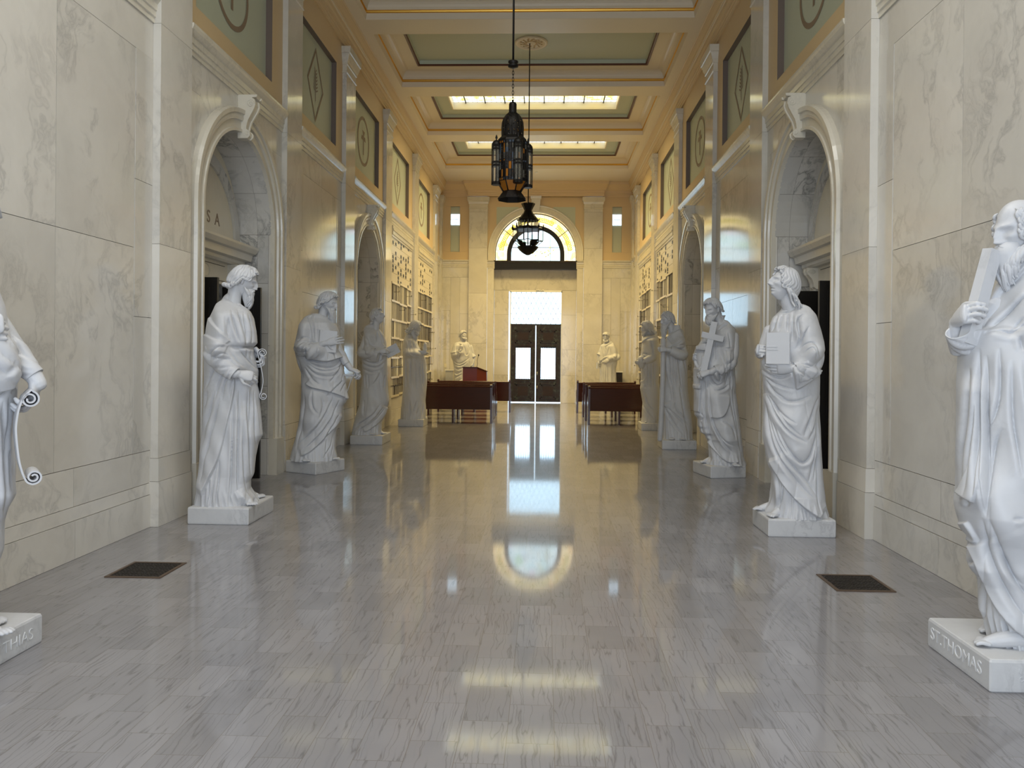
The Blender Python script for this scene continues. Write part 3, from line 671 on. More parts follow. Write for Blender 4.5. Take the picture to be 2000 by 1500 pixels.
# light switch
S=MB(); S.box(-2.93,-2.86,YE-.008,YE,1.12,1.24,'plastic'); S.box(-2.905,-2.885,YE-.014,YE-.008,1.165,1.195,'plastic'); S.build('light_switch',label='small cream switch plate on the end wall left of the podium statue',cat='light switch')
# wall behind the camera with the open entrance
Nn=MB()
for s in (-1,1): Nn.box(s*2.2,s*3.3,-3.2,-3.05,0,7.1,'wall')
Nn.box(-2.2,2.2,-3.2,-3.05,4.6,7.1,'paint'); Nn.build('wall_near',kind='structure')

# ------------------------------------------------------------------ niche (columbarium) walls
def pane_mat():
    m,n,l,b=mat('niche_front_glass'); at=n.new('ShaderNodeAttribute'); at.attribute_name='rnd'
    r=ramp(n,[(0,(.60,.58,.50)),(.5,(.72,.70,.62)),(.72,(.22,.18,.12)),(.80,(.55,.50,.40)),(.95,(.12,.10,.07))]); r.color_ramp.interpolation='CONSTANT'; l.new(at.outputs['Fac'],r.inputs[0])
    l.new(r.outputs[0],b.inputs['Base Color']); b.inputs['Roughness'].default_value=.04; b.inputs['Specular IOR Level'].default_value=.9; return m
M['nfront']=pane_mat()
ORD=('first','second','third','fourth','fifth','sixth','seventh','eighth','ninth','tenth')
def niche_wall(sg,y0,y1,gz,where,seed,skip):
    rg=random.Random(seed)
    X=lambda p: sg*(W-p)
    t=empty('niche_wall',(sg*W,(y0+y1)/2,.56),'glazed and marble niche fronts filling the %s'%where,'columbarium','glazed niche walls')
    oy=(y0+y1)/2
    def mk(): return MB()
    def fin(B,n,**k): 
        B.v=[(x-sg*W,y-oy,z-.56) for x,y,z in B.v]; return B.build(n,t,**k)
    B=mk(); B.box(X(-.02),X(.012),y0,y1,gz,4.16,'cream')
    rows=int(round((4.12-gz)/.205))
    for k in range(rows+1): B.box(X(.012),X(.0125),y0,y1,gz+.205*k-.003,gz+.205*k+.003,'seam')
    fin(B,'marble_front')
    B=mk(); B.rings([[(X(p),y,z) for p,z in ((0,4.10),(.03,4.10),(.035,4.14),(.05,4.15),(.055,4.22),(.07,4.23),(.07,4.26),(.055,4.27),(.055,4.34),(0,4.34))] for y in (y0-.05,y1+.02)],'carved'); fin(B,'head_moulding')
    nc=8; dy=(y1-y0)/nc
    P=mk(); V=mk(); nr=int((gz-.60)/.40); dz=(gz-.60)/nr
    for r in range(nr):
        for c in range(nc):
            sub=rg.choice((1,2,2,3)) if r>nr-3 or rg.random()<.6 else 3
            for q in range(sub):
                a=y0+dy*(c+q/sub); b=y0+dy*(c+(q+1)/sub)
                zz=[.60+dz*r,.60+dz*(r+1)]
                if r<3: zz=[zz[0],zz[0]+dz*.5,zz[1]]
                for z0,z1 in zip(zz,zz[1:]): 
                    P.box(X(-.01),X(.006),a+.004,b-.004,z0+.004,z1-.004,'nfront'); 
                    if r<3: V.box(X(.0),X(.014),a,b,z0-.004,z0+.004,'darkbar')
                V.box(X(0),X(.014),a-.0035,a+.0035,zz[0],zz[-1],'darkbar')
    fin(P,'glass_front'); fin(V,'mullion_grid')
    for r in range(nr+1):
        z=.60+dz*r
        for a,b in ((y0,y0+dy*3),(y0+dy*3,y0+dy*6),(y0+dy*6,y1)):
            if r<nr and rg.random()<.12: continue
            R_=mk(); zz=z+rg.choice((0,0,.02,-.02)); R_.box(X(0),X(.028),a+.01,b-.01,zz-.022,zz+.022,'bar'); fin(R_,'niche_rail')
    # bronze plaques on the marble rows
    for r in range(rows):
        for c in range(nc):
            for q in range(2):
                if (c in skip) or rg.random()>.42: continue
                y=y0+dy*(c+.5); z=gz+.205*r+.055+.09*q
                o=MB(); o.box(X(.012),X(.02),y-.055,y+.055,z-.034,z+.034,'plaque')
                o.build('bronze_plaque',label='dark plaque, %s, %s from the camera, %s'%(('lower ' if q==0 else 'upper ')+ORD[rows-1-r]+' row',ORD[c],where),cat='plaque',group='niche plaques, %s'%where)
    # flower holders on thin arms
    for rr_,cc in [(a_,b_) for a_ in range(nr) for b_ in rg.sample((0,1,2,3,5,6,7,8),2)]:
        y=y0+dy*cc; z=.75+dz*rr_+rg.uniform(.05,.12)
        o=MB(); o.tube([(X(.0),y,z),(X(.13),y,z)],.004,'iron',5); o.lathe((X(.13),y,z-.015),[(.004,0),(.006,.02),(.009,.04)],'iron',8)
        o.build('vase_bracket',label='thin dark flower-holder arm, %s glazed row up, %s joint, %s'%(ORD[rr_],ORD[cc],where),cat='flower holder',group='flower holders, %s'%where)
niche_wall(-1,16.72,19.22,3.12,'left nearer niche wall',1,())
niche_wall(-1,20.15,22.75,3.20,'left farther niche wall',2,(0,4,5))
niche_wall(1,16.72,19.22,3.35,'right nearer niche wall',3,(1,))
niche_wall(1,20.15,22.75,3.30,'right farther niche wall',4,(2,6))
# ================================================================== FURNITURE, GRILLES, LANTERNS
def grille(x,y,label):
    t=empty('floor_grille',(x,y,0),label,'floor grille')
    F=MB(); h=.19
    for s in (-1,1): F.box(s*h,s*(h-.022),-h,h,0,.006,'ventframe'); F.box(-h+.022,h-.022,s*h,s*(h-.022),0,.006,'ventframe')
    F.build('grille_frame',t)
    V=MB(); V.box(-h+.01,h-.01,-h+.01,h-.01,.0005,.0015,'dark')
    for i in range(-2,3):
        for j in range(-2,3):
            cx,cy=i*.066,j*.066
            V.lathe((cx,cy,.001),[(.024,0),(.027,.003),(.018,.003),(.018,0)],'vent',10,False,False,False)
            for d in (1,-1): V.obox((cx,cy,.0025),(.022,.022*d,0),(.003,-.003*d,0),(0,0,.0012),'vent')
    for k in range(-2,4):
        V.box(-h+.02,h-.02,k*.0655-.0325-.003,k*.0655-.0325+.003,.001,.004,'vent'); V.box(k*.0655-.0325-.003,k*.0655-.0325+.003,-h+.02,h-.02,.001,.004,'vent')
    V.build('grille_lattice',t)
grille(-2.41,5.20,'square cast iron floor grille on the left before the scroll statue')
grille(2.41,5.22,'square cast iron floor grille on the right before the book statue')

def pew(x0,x1,y,label):
    xm=(x0+x1)/2; hw=(x1-x0)/2
    t=empty('pew',(xm,y,0),label,'pew','dark wooden pews')
    B=MB(); tilt=.05
    # back facing the camera (the seat is on the far side)
    B.rings([[(s*(hw-.03),yy,z) for yy,z in ((.02,.30),(.05,.30),(.05-tilt,.80),(.06-tilt,.815),(.055-tilt,.83),(.0-tilt,.83),(-.01-tilt,.815),(.0-tilt,.80))] for s in (-1,1)],'mahog'); B.build('backrest',t)
    S=MB(); S.box(-hw+.03,hw-.03,.03,.45,.41,.44,'mahog'); S.build('seat',t)
    for s in (-1,1):
        E=MB(); a,b=s*hw,s*(hw-.045)
        E.rings([[(q,yy,z) for yy,z in ((-.05,0),(.44,0),(.46,.40),(.44,.55),(.30,.60),(.10,.62),(.04,.84),(.02,.865),(-.05,.87),(-.085,.855),(-.085,.83),(-.06,.80),(-.045,.3))] for q in (a,b)],'mahog'); 
        E.build('pew_end',t)
    Lg=MB(); Lg.box(-.02,.02,.03,.40,0,.41,'mahog'); Lg.build('leg',t)
for i,(x0,x1,y) in enumerate(((-2.62,-.85,17.05),(-2.62,-.88,18.1),(-2.62,-.90,19.15),(-2.55,-.60,20.45))):
    pew(x0,x1,y,'dark mahogany pew on the left of the aisle, %s'%('nearest the camera','second row from the camera','third row from the camera','farthest row, jutting into the aisle')[i])
for i,(x0,x1,y) in enumerate(((1.27,2.66,17.0),(1.26,2.70,18.05),(1.26,2.72,19.15),(1.16,2.72,20.5))):
    pew(x0,x1,y,'dark mahogany pew on the right of the aisle, %s'%('nearest the camera','second row from the camera','third row from the camera','farthest row, nearest the doors')[i])
# podium
t=empty('podium',(-1.72,22.0,0),'red mahogany podium with sloping side before the left end-wall statue','podium',rz=0)
B=MB(); B.rings([[(-.33,0,z0),(.08,0,z0),(.34,.22,z1),(.34,.45,z1),(-.33,.45,z0)] for z0,z1 in ((0,0),(1.16,1.04))],'podium'); B.build('podium_body',t)
Tq=MB(); Tq.rings([[(-.35,-.02,z+1.16),(.09,-.02,z+1.16),(.36,.21,z+1.04),(.36,.47,z+1.04),(-.35,.47,z+1.16)] for z in (0,.02)],'mahog'); Tq.build('podium_top',t)
Mc=MB(); Mc.tube([(.06,.1,1.17),(.08,.1,1.25),(.075,.1,1.38),(.11,.08,1.50)],.007,'iron',6); Mc.lathe((.115,.08,1.49),[(.005,0),(.018,.01),(.018,.045),(.006,.06)],'iron',8); Mc.lathe((-.10,.1,1.17),[(.02,0),(.012,.03)],'iron',8); Mc.build('microphone',t)
for x,lab,m in ((-2.72,'white box stand behind the left end-wall statue','plinth'),(2.62,'dark box stand with white top behind the right end-wall statue','patina')):
    B=MB(); B.box(x-.12,x+.12,24.22,24.46,0,1.02,m); B.box(x-.14,x+.14,24.20,24.48,1.02,1.06,'gap'); B.build('pedestal_box',label=lab,cat='pedestal')

# ------------------------------------------------------------------ nearer lantern
LX,LY=-.06,8.42
t=empty('moroccan_lantern',(LX,LY,3.2),'large dark pierced metal hanging lantern with coloured panes, nearer one','lantern')
z=lambda a:a-3.2
B=MB(); B.tube([(0,0,z(4.72)),(0,0,z(7.42))],.011,'iron',8); B.build('hanging_rod',t)
B=MB(); B.lathe((0,0,z(4.66)),[(.02,0),(.055,.01),(.06,.03),(.03,.04),(.055,.055),(.055,.07),(.02,.08)],'iron',16); B.build('ceiling_canopy',t)
for k in range(11):
    zc=z(4.64)-.036*k; B=MB()
    B.tube([((.010*math.cos(a) if k%2 else 0),(0 if k%2 else .010*math.cos(a)),zc+.026*math.sin(a)) for a in [2*PI*i/10 for i in range(11)]],.003,'iron',5); B.build('chain_link',t)
B=MB(); B.lathe((0,0,0),[(.035,z(4.13)),(.042,z(4.14)),(.042,z(4.26)),(.036,z(4.275)),(.012,z(4.285)),(.008,z(4.31))],'iron',16); B.build('lantern_neck',t)
B=MB(); B.lathe((0,0,0),[(.115,z(3.90)),(.117,z(4.00)),(.112,z(4.06)),(.095,z(4.11)),(.065,z(4.15)),(.038,z(4.165))],'pierced',24,True,False,False)
for k in range(8):
    a=2*PI*k/8; B.tube([(q*1.01*math.cos(a),q*1.01*math.sin(a),zz) for q,zz in ((.115,z(3.90)),(.117,z(4.00)),(.112,z(4.06)),(.095,z(4.11)),(.065,z(4.15)),(.038,z(4.165)))],.006,'iron',5)
B.build('pierced_dome',t)
B=MB(); n=8; ph=PI/8
B.lathe((0,0,0),[(.17,z(3.83)),(.165,z(3.86)),(.12,z(3.905)),(.115,z(3.92))],'iron',8,False,False,False,ph)
for zz in (3.40,3.43,3.60,3.625,3.80,3.83): B.lathe((0,0,0),[(.172,z(zz)),(.178,z(zz)),(.178,z(zz)+.008),(.172,z(zz)+.008)],'iron',8,False,False,False,ph)
for k in range(8):
    a=ph+2*PI*k/8; c0=Vector((.176*math.cos(a),.176*math.sin(a),0)); a2=a+2*PI/8; c1=Vector((.176*math.cos(a2),.176*math.sin(a2),0))
    B.tube([c0+Vector((0,0,z(3.40))),c0+Vector((0,0,z(3.83)))],.008,'iron',6)
    for q in (.25,.5,.75): m_=c0.lerp(c1,q); B.tube([m_+Vector((0,0,z(3.40))),m_+Vector((0,0,z(3.83)))],.004,'iron',5)
B.build('lantern_cage',t)
B=MB()
cols=['clear','pierced','amber','blue','pierced','clear','bulb','pierced']
rg=random.Random(3)
for k in range(8):
    a=ph+2*PI*k/8; a2=a+2*PI/8
    for q in range(4):
        for (z0,z1) in ((3.41,3.44),(3.44,3.52),(3.52,3.60),(3.60,3.635),(3.635,3.70),(3.70,3.75),(3.75,3.80),(3.80,3.83)):
            p0=Vector((.172*math.cos(a),.172*math.sin(a),0)).lerp(Vector((.172*math.cos(a2),.172*math.sin(a2),0)),q/4); p1=Vector((.172*math.cos(a),.172*math.sin(a),0)).lerp(Vector((.172*math.cos(a2),.172*math.sin(a2),0)),(q+1)/4)
            mt=rg.choice(('amber','blue','iron')) if z1-z0<.04 else rg.choice(('clear','pierced','pierced','amber','blue','pierced','clear'))
            B.add([(p0.x,p0.y,z(z0)),(p1.x,p1.y,z(z0)),(p1.x,p1.y,z(z1)),(p0.x,p0.y,z(z1))],[(0,1,2,3)],mt)
B.build('lantern_panes',t)
B=MB()
for k in range(3): a=2*PI*k/3; B.lathe((.04*math.cos(a),.04*math.sin(a),z(3.45)),[(.016,0),(.018,.12),(.008,.15)],'bulb',10)
B.build('candle_tube',t)
for k in range(4):
    a=PI/8+PI/2*k; cx,cy=.185*math.cos(a),.185*math.sin(a); tz=z(3.36)
    T=MB()
    T.lathe((cx,cy,tz),[(.046,0),(.05,.0),(.05,.03),(.046,.035)],'iron',8,False,True,True)
    for zz in (.20,.235,.38,.41): T.lathe((cx,cy,tz+zz),[(.047,0),(.051,0),(.051,.02),(.047,.02)],'iron',8,False,True,True)
    for j in range(8): b=2*PI*j/8; T.tube([(cx+.048*math.cos(b),cy+.048*math.sin(b),tz),(cx+.048*math.cos(b),cy+.048*math.sin(b),tz+.43)],.005,'iron',5)
    T.lathe((cx,cy,tz+.43),[(.052,0),(.052,.01),(.046,.03),(.03,.05),(.008,.06),(.006,.07),(.014,.08),(.010,.10),(.002,.12)],'iron',10)
    o=T.build('turret',t)
    P=MB(); P.lathe((cx,cy,tz),[(.045,.03),(.045,.43)],'clear',8,False,False,False); P.build('turret_glass',o)
B=MB(); B.lathe((0,0,0),[(.165,z(3.405)),(.16,z(3.395)),(.10,z(3.305)),(.09,z(3.305))],'amber',8,False,False,False,ph)
for k in range(8): a=ph+2*PI*k/8; B.tube([(.166*math.cos(a),.166*math.sin(a),z(3.405)),(.10*math.cos(a),.10*math.sin(a),z(3.30))],.007,'iron',5)
B.build('lantern_funnel',t)
B=MB(); B.lathe((0,0,0),[(.092,z(3.31)),(.11,z(3.29)),(.165,z(3.215)),(.162,z(3.212)),(.105,z(3.285)),(.088,z(3.305))],'iron',8,False,False,False,ph)
for k in range(24): a=2*PI*k/24; B.lathe((.150*math.cos(a),.150*math.sin(a),z(3.236)),[(.005,-.001),(.005,.001)],'clear',6)
B.build('lantern_skirt',t)
# ------------------------------------------------------------------ farther lantern
t=empty('star_lantern',(-.03,14.5,3.41),'black metal and glass hanging lantern with spiked rim, farther one','lantern')
B=MB(); B.tube([(0,0,.96),(0,0,4.01)],.010,'iron',8); B.build('hanging_rod',t)
B=MB(); B.lathe((0,0,0),[(.135,.97),(.10,.90),(.075,.85),(.07,.84),(.09,.80),(.13,.75),(.17,.70),(.20,.665),(.20,.645)],'pierced',8,False,False,False); B.lathe((0,0,0),[(.125,.96),(.09,.89),(.07,.845),(.085,.80),(.125,.75),(.165,.70),(.195,.66)],'iron',8,False,False,False)
for k in range(8): a=2*PI*k/8; B.tube([(.2*math.cos(a),.2*math.sin(a),.65),(.21*math.cos(a),.21*math.sin(a),.69)],.008,'iron',4)
B.build('crown',t)
B=MB()
for k in range(16): a=2*PI*k/16; B.lathe((.165*math.cos(a),.165*math.sin(a),.53),[(.022,0),(.022,.115)],'clear',6,True,False,False); B.tube([(.185*math.cos(a),.185*math.sin(a),.53),(.185*math.cos(a),.185*math.sin(a),.65)],.004,'iron',4)
B.build('upper_glass',t)
B=MB()
pts=[]
for k in range(16): a=2*PI*k/16; q=.30 if k%2==0 else .22; pts.append((q,a))
for z0,z1 in ((.47,.50),): B.rings([[(q*math.cos(a),q*math.sin(a),zz) for q,a in pts] for zz in (z0,z1)],'iron')
B.rings([[(q*math.cos(a)*f,q*math.sin(a)*f,zz) for q,a in pts] for zz,f in ((.50,1),(.535,.72))],'iron')
for q,a in pts: 
    if q>.25: B.lathe((q*.97*math.cos(a),q*.97*math.sin(a),.49),[(.016,0),(.02,.03),(.01,.05),(.012,.06),(.001,.10)],'iron',6)
B.build('spiked_rim',t)
B=MB(); Fm=MB()
for q,a in pts: Fm.tube([(q*.94*math.cos(a),q*.94*math.sin(a),.26),(q*.94*math.cos(a),q*.94*math.sin(a),.48)],.006,'iron',5)
for i in range(16):
    q0,a0=pts[i]; q1,a1=pts[(i+1)%16]; p0=Vector((q0*.93*math.cos(a0),q0*.93*math.sin(a0),0)); p1=Vector((q1*.93*math.cos(a1),q1*.93*math.sin(a1),0))
    B.add([(p0.x,p0.y,.27),(p1.x,p1.y,.27),(p1.x,p1.y,.47),(p0.x,p0.y,.47)],[(0,1,2,3)],'clear')
    Fm.tube([p0+Vector((0,0,.265)),p1+Vector((0,0,.265))],.007,'iron',5)
    if i%4==1: 
        Fm.rings([[(p0.x,p0.y,.265),(p1.x,p1.y,.265),(p1.x*.55,p1.y*.55,.265),(p0.x*.55,p0.y*.55,.265)],[(p0.x*.62,p0.y*.62,.17),(p1.x*.62,p1.y*.62,.17),(p1.x*.4,p1.y*.4,.17),(p0.x*.4,p0.y*.4,.17)]],'iron')
for k in range(8): a=2*PI*k/8; Fm.tube([(.28*math.cos(a),.28*math.sin(a),.265),(.17*math.cos(a),.17*math.sin(a),.17)],.006,'iron',5)
B.build('glass_panels',t); Fm.build('lantern_frame',t)
B=MB(); B.lathe((0,0,0),[(.17,.165),(.20,.155),(.20,.145),(.17,.10),(.11,.045),(.05,.01),(.03,0),(.0,-.005)],'pierced',12,True,False,False); B.lathe((0,0,0),[(.16,.16),(.19,.15),(.16,.10),(.10,.047),(.045,.015),(.0,.005)],'iron',12,True,False,False); B.build('bottom_cup',t)
# smoke detector on the last beam
B=MB(); B.lathe((.0,23.1,ZB-.03),[(.03,0),(.05,.012),(.05,.03)],'gap',12); B.build('smoke_detector',label='small white round detector under the last ceiling beam',cat='smoke detector')
DATA={
'L2':dict(x=-2.52,y=6.93,az=-0.3897,
 left=[(-63,2029),(-157,1954),(-213,1832),(-241,1709),(-256,1604),(-263,1473),(-257,1254),(-261,1174),(-262,911),(-273,754),(-288,561),(-299,386),(-322,229),(-342,119)],
 right=[(24,1981),(73,1937),(140,1884),(169,1823),(190,1709),(198,1596),(165,1556),(174,1508),(193,1429),(214,1342),(203,1211),(220,1147),(233,999),(252,754),(220,684),(194,561),(181,404),(153,343),(158,273),(204,203),(237,154)],
 cre=[('v',10,14,[(-63,2007),(24,1946),(90,1928)]),('s',18,60,[(-30,1604),(-64,1648),(-122,1701),(-196,1779),(-209,1832)]),('s',16,60,[(-46,1569),(-88,1587),(-162,1622),(-240,1674)]),('v',20,16,[(-33,1902),(-7,1779),(27,1648),(60,1569)]),('v',20,16,[(24,1902),(67,1762),(101,1639),(101,1569)]),('v',16,14,[(74,1884),(91,1779),(113,1674),(109,1569)]),('v',18,14,[(107,1867),(141,1762),(158,1648),(150,1578)]),('v',12,14,[(-49,1823),(-64,1709),(-47,1639)]),('v',10,12,[(-90,1832),(-73,1744),(-56,1666)]),('v',26,20,[(-38,1561),(27,1556),(93,1561),(159,1556),(196,1583)]),('v',12,14,[(-46,1526),(29,1429),(95,1377)]),('v',14,14,[(28,1552),(102,1464),(177,1377),(218,1359)]),('v',9,10,[(93,1552),(110,1464)]),('v',9,10,[(134,1552),(143,1447)]),('v',9,10,[(167,1543),(185,1429)]),('v',18,18,[(-217,1412),(-194,1517),(-137,1561),(-71,1552)]),('v',16,16,[(-209,1394),(-177,1464),(-103,1508),(-46,1482)]),('v',14,18,[(-248,1167),(-184,1342),(-103,1456),(-21,1447)]),('v',12,18,[(-157,1079),(-126,1254),(-37,1412)]),('v',12,16,[(-100,1079),(-85,1228),(-20,1359)]),('v',10,14,[(-34,1079),(-27,1211),(17,1342)]),('s',30,45,[(-256,238),(-232,316),(-184,421),(-120,579),(-80,754),(-49,911),(-17,1060),(-2,1174),(2,1211),(5,1342)]),('v',14,18,[(-158,1174),(-190,1042),(-229,894),(-253,797)]),('v',16,18,[(-109,1156),(-148,955),(-211,719),(-259,509),(-266,343)]),('v',10,14,[(-228,1174),(-251,999)]),('v',16,12,[(-9,1060),(-14,649),(-20,386),(-30,124)]),('v',18,13,[(43,1174),(38,824),(33,474),(39,281),(89,211)]),('v',20,13,[(113,1174),(119,911),(138,649),(153,386)]),('v',14,12,[(138,1174),(140,911),(133,780)]),('v',16,12,[(174,1174),(181,867),(196,649)]),('v',12,12,[(204,1086),(222,911),(240,762)]),('v',14,11,[(-120,561),(-122,386),(-149,133)]),('v',12,11,[(-160,474),(-175,299),(-198,133)]),('v',12,11,[(-200,386),(-207,255),(-227,124)]),('v',10,10,[(-232,316),(-255,133)]),('v',14,14,[(82,911),(86,561),(104,299),(146,229)]),('r',30,40,[(39,290),(89,194),(187,168)])],
 bul=[((-107,1867),(-161,1534),95,90),((-153,1517),(13,1386),85,70),((66,911),(88,299),110,40),((50,1849),(60,1604),120,50)],
),
'R2':dict(x=2.49,y=6.8,az=0.3081,
 left=[(-106,1930),(-176,1863),(-195,1813),(-210,1729),(-229,1604),(-248,1512),(-261,1412),(-254,1311),(-247,1186),(-239,1189),(-245,973),(-252,825),(-229,704),(-209,583),(-184,531),(-175,453),(-179,366),(-198,228),(-230,167)],
 right=[(31,1980),(122,1955),(186,1880),(226,1746),(251,1646),(259,1579),(236,1487),(220,1437),(221,1311),(220,1186),(218,1189),(219,1059),(232,886),(243,670),(257,453),(275,280),(321,120)],
 cre=[('r',10,12,[(-126,1930),(-74,1909),(-12,1942),(31,1988)]),('v',12,9,[(-122,1909),(-74,1892),(-4,1926),(39,1976)]),('v',16,14,[(-129,1880),(-160,1796),(-183,1729)]),('v',16,14,[(-90,1888),(-109,1813),(-120,1729)]),('v',14,12,[(-43,1896),(-50,1813),(-49,1729)]),('v',12,12,[(-3,1913),(-10,1813),(-9,1646)]),('v',16,14,[(32,1880),(45,1771),(54,1679),(23,1579)]),('v',18,18,[(99,1896),(21,1830),(54,1679)]),('v',16,20,[(131,1779),(70,1662),(43,1579)]),('v',22,18,[(47,1562),(86,1621),(164,1646),(212,1604),(216,1520)]),('v',18,16,[(71,1529),(133,1595),(180,1595),(197,1545),(181,1495)]),('v',16,14,[(-7,1445),(71,1462),(150,1437),(213,1428)]),('v',12,12,[(56,1453),(119,1420),(213,1412)]),('v',12,12,[(25,1412),(88,1370),(143,1345)]),('s',40,70,[(-15,1445),(1,1395),(18,1311),(22,1236),(57,1253),(151,1320),(217,1420)]),('s',20,60,[(-7,1386),(-85,1366),(-164,1382),(-228,1437),(-252,1520)]),('v',16,14,[(-259,1412),(-180,1353),(-85,1336),(-7,1370)]),('v',14,14,[(-227,1353),(-140,1278),(18,1236)]),('v',14,14,[(-219,1320),(-155,1211),(-60,1161)]),('v',18,18,[(-129,1189),(-47,1137),(43,1142),(148,1189)]),('v',16,16,[(-202,1189),(-144,1085),(-62,1007),(36,947)]),('v',16,15,[(-169,1137),(-70,973),(12,895),(78,843)]),('v',18,16,[(-219,1189),(-127,990),(-20,869),(119,791)]),('v',16,16,[(213,1189),(174,1059),(110,903),(94,843)]),('v',14,14,[(214,1103),(191,929),(127,808)]),('v',20,18,[(-126,903),(-52,756),(31,652),(88,613),(145,670),(184,800),(207,973)]),('v',14,14,[(-176,973),(-101,774),(-2,652)]),('v',18,16,[(-209,1033),(-150,825),(-67,670),(48,548),(163,410),(197,323)]),('v',18,16,[(-230,1137),(-200,903),(-141,704),(-25,548),(98,392),(205,297)]),('s',30,60,[(-189,635),(-123,522),(-65,427),(17,323),(100,245),(182,185),(239,150)]),('v',18,13,[(211,1016),(201,756),(203,540),(205,306),(226,193)]),('v',10,12,[(232,929),(243,583),(270,323)]),('v',12,16,[(192,800),(162,583),(130,453)]),('v',12,14,[(209,756),(186,583),(171,470)]),('s',16,30,[(1,332),(3,107)]),('v',16,12,[(-73,418),(-80,306),(-112,228)]),('v',12,12,[(-94,453),(-97,323),(-120,237)]),('v',12,11,[(87,254),(109,107)]),('v',12,11,[(116,228),(150,107)]),('v',12,11,[(165,193),(207,98)]),('v',10,11,[(206,167),(239,98)]),('v',12,12,[(-172,583),(-179,410),(-194,228)]),('v',12,12,[(-123,496),(-105,366),(-104,254)])],
 bul=[((99,1863),(188,1579),100,80),((189,1529),(56,1395),105,110),((-70,929),(-98,410),120,45),((76,1016),(111,756),130,40)],
),
'R1':dict(x=2.63,y=3.82,az=0.5427,
 left=[(-32,1939),(-81,1876),(-116,1807),(-151,1722),(-190,1658),(-252,1648),(-265,1616),(-265,1561),(-268,1401),(-268,1136),(-270,871),(-276,802),(-271,764),(-253,703),(-213,632),(-213,561),(-218,506),(-173,430),(-165,365),(-162,279),(-141,212),(-117,113)],
 right=[(34,1993),(97,1929),(160,1828),(192,1695),(193,1589),(193,1561),(182,1189),(176,818),(168,764),(155,457),(147,212),(158,95)],
 cre=[('s',26,60,[(-185,1568),(-159,1642),(-115,1748),(-80,1839),(-23,1881),(16,1939),(52,1971)]),('v',16,12,[(44,1833),(17,1801),(-44,1732),(-97,1679),(-145,1626)]),('v',18,16,[(-145,1624),(-110,1645),(-70,1640),(-34,1624),(18,1669),(67,1722)]),('v',12,12,[(-34,1626),(-17,1663),(18,1706)]),('v',22,14,[(-163,1561),(-165,1295),(-169,1030),(-172,839)]),('v',26,16,[(-131,1529),(-129,1242),(-123,1083),(-119,871),(-125,764)]),('v',16,12,[(-78,1561),(-74,1348),(-93,1242),(-117,1189),(-129,1216)]),('v',18,14,[(-29,1507),(-25,1242),(-4,1109),(15,966)]),('v',16,18,[(-66,1189),(-92,1109),(-105,1030),(-117,871)]),('v',20,14,[(-202,1465),(-210,1322),(-217,1189),(-238,1003),(-246,855)]),('v',14,14,[(-174,1348),(-199,1083),(-210,849)]),('s',26,50,[(-250,855),(-215,844),(-175,833)]),('v',12,10,[(-162,1481),(-159,1083),(-144,844),(-125,775)]),('v',12,12,[(-224,839),(-201,807)]),('v',10,12,[(-19,780),(25,780)]),('v',16,14,[(16,1507),(49,1189),(96,871)]),('v',16,14,[(82,1534),(102,1189),(132,818)]),('v',14,14,[(1,1616),(15,1547)]),('v',18,16,[(-112,764),(-72,641),(-30,519),(28,420),(74,365)]),('v',18,16,[(-140,764),(-124,641),(-82,519),(-29,396),(28,316),(85,273)]),('s',22,40,[(-200,620),(-165,623),(-149,641),(-206,727)]),('s',34,60,[(-200,617),(-164,555),(-132,457),(-80,341),(-28,267),(29,212),(101,181)]),('v',14,12,[(-132,445),(-142,334),(-141,224)]),('v',16,14,[(-54,279),(-38,224),(-27,175)]),('v',14,12,[(-18,236),(9,175)]),('v',14,12,[(-7,248),(30,187)]),('v',14,12,[(-74,212),(-27,150),(30,120),(76,113)]),('v',14,14,[(-62,604),(-20,500),(27,457)]),('v',16,14,[(-174,555),(-168,457),(-163,371)]),('v',14,14,[(-212,500),(-179,537)])],
 bul=[((88,1908),(126,1642),110,80),((-82,871),(-54,775),160,70),((47,1454),(50,1083),120,30),((-183,1348),(-188,871),60,40)],
),
'L1':dict(x=-2.53,y=3.6,az=-0.6707,
 left=[(-39,1935),(-138,1821),(-170,1634),(-184,1344),(-189,930),(-187,946),(-191,656),(-206,367),(-217,258)],
 right=[(145,1935),(179,1821),(213,1717),(222,1634),(244,1489),(266,1365),(263,1240),(252,1085),(262,826),(262,946),(266,794),(231,729),(216,663),(214,526),(190,446),(173,367),(156,251)],
 cre=[('v',16,14,[(181,1551),(207,1417),(233,1323),(266,1344)]),('v',20,16,[(215,1448),(262,1417),(266,1344),(233,1292)]),('v',16,16,[(175,1344),(201,1137),(212,826)]),('v',14,14,[(225,1282),(235,1137),(211,930)]),('v',14,12,[(200,1261),(219,1033)]),('v',14,14,[(209,1018),(222,837),(211,692)]),('v',14,12,[(238,1018),(242,816)]),('v',16,14,[(150,1018),(187,801),(200,584)]),('v',12,12,[(181,1613),(215,1551)]),('v',16,16,[(98,1551),(117,1240),(112,826)]),('v',18,14,[(155,1759),(131,1634),(81,1551)]),('v',18,14,[(197,1655),(173,1531),(132,1427)]),('v',16,14,[(96,1841),(105,1696),(56,1572)]),('v',18,16,[(232,1427),(183,1344),(108,1313),(33,1365)]),('v',16,14,[(250,1344),(192,1282),(117,1261)]),('v',16,16,[(14,1655),(25,1240),(20,826)]),('v',16,16,[(69,1018),(83,656),(74,294)]),('v',16,16,[(-19,1018),(-10,656),(-19,294)])],
 bul=[((130,1779),(198,1613),110,60),((206,1551),(258,1385),60,60)],
),
'L3':dict(x=-2.62,y=9.8,az=-0.292,
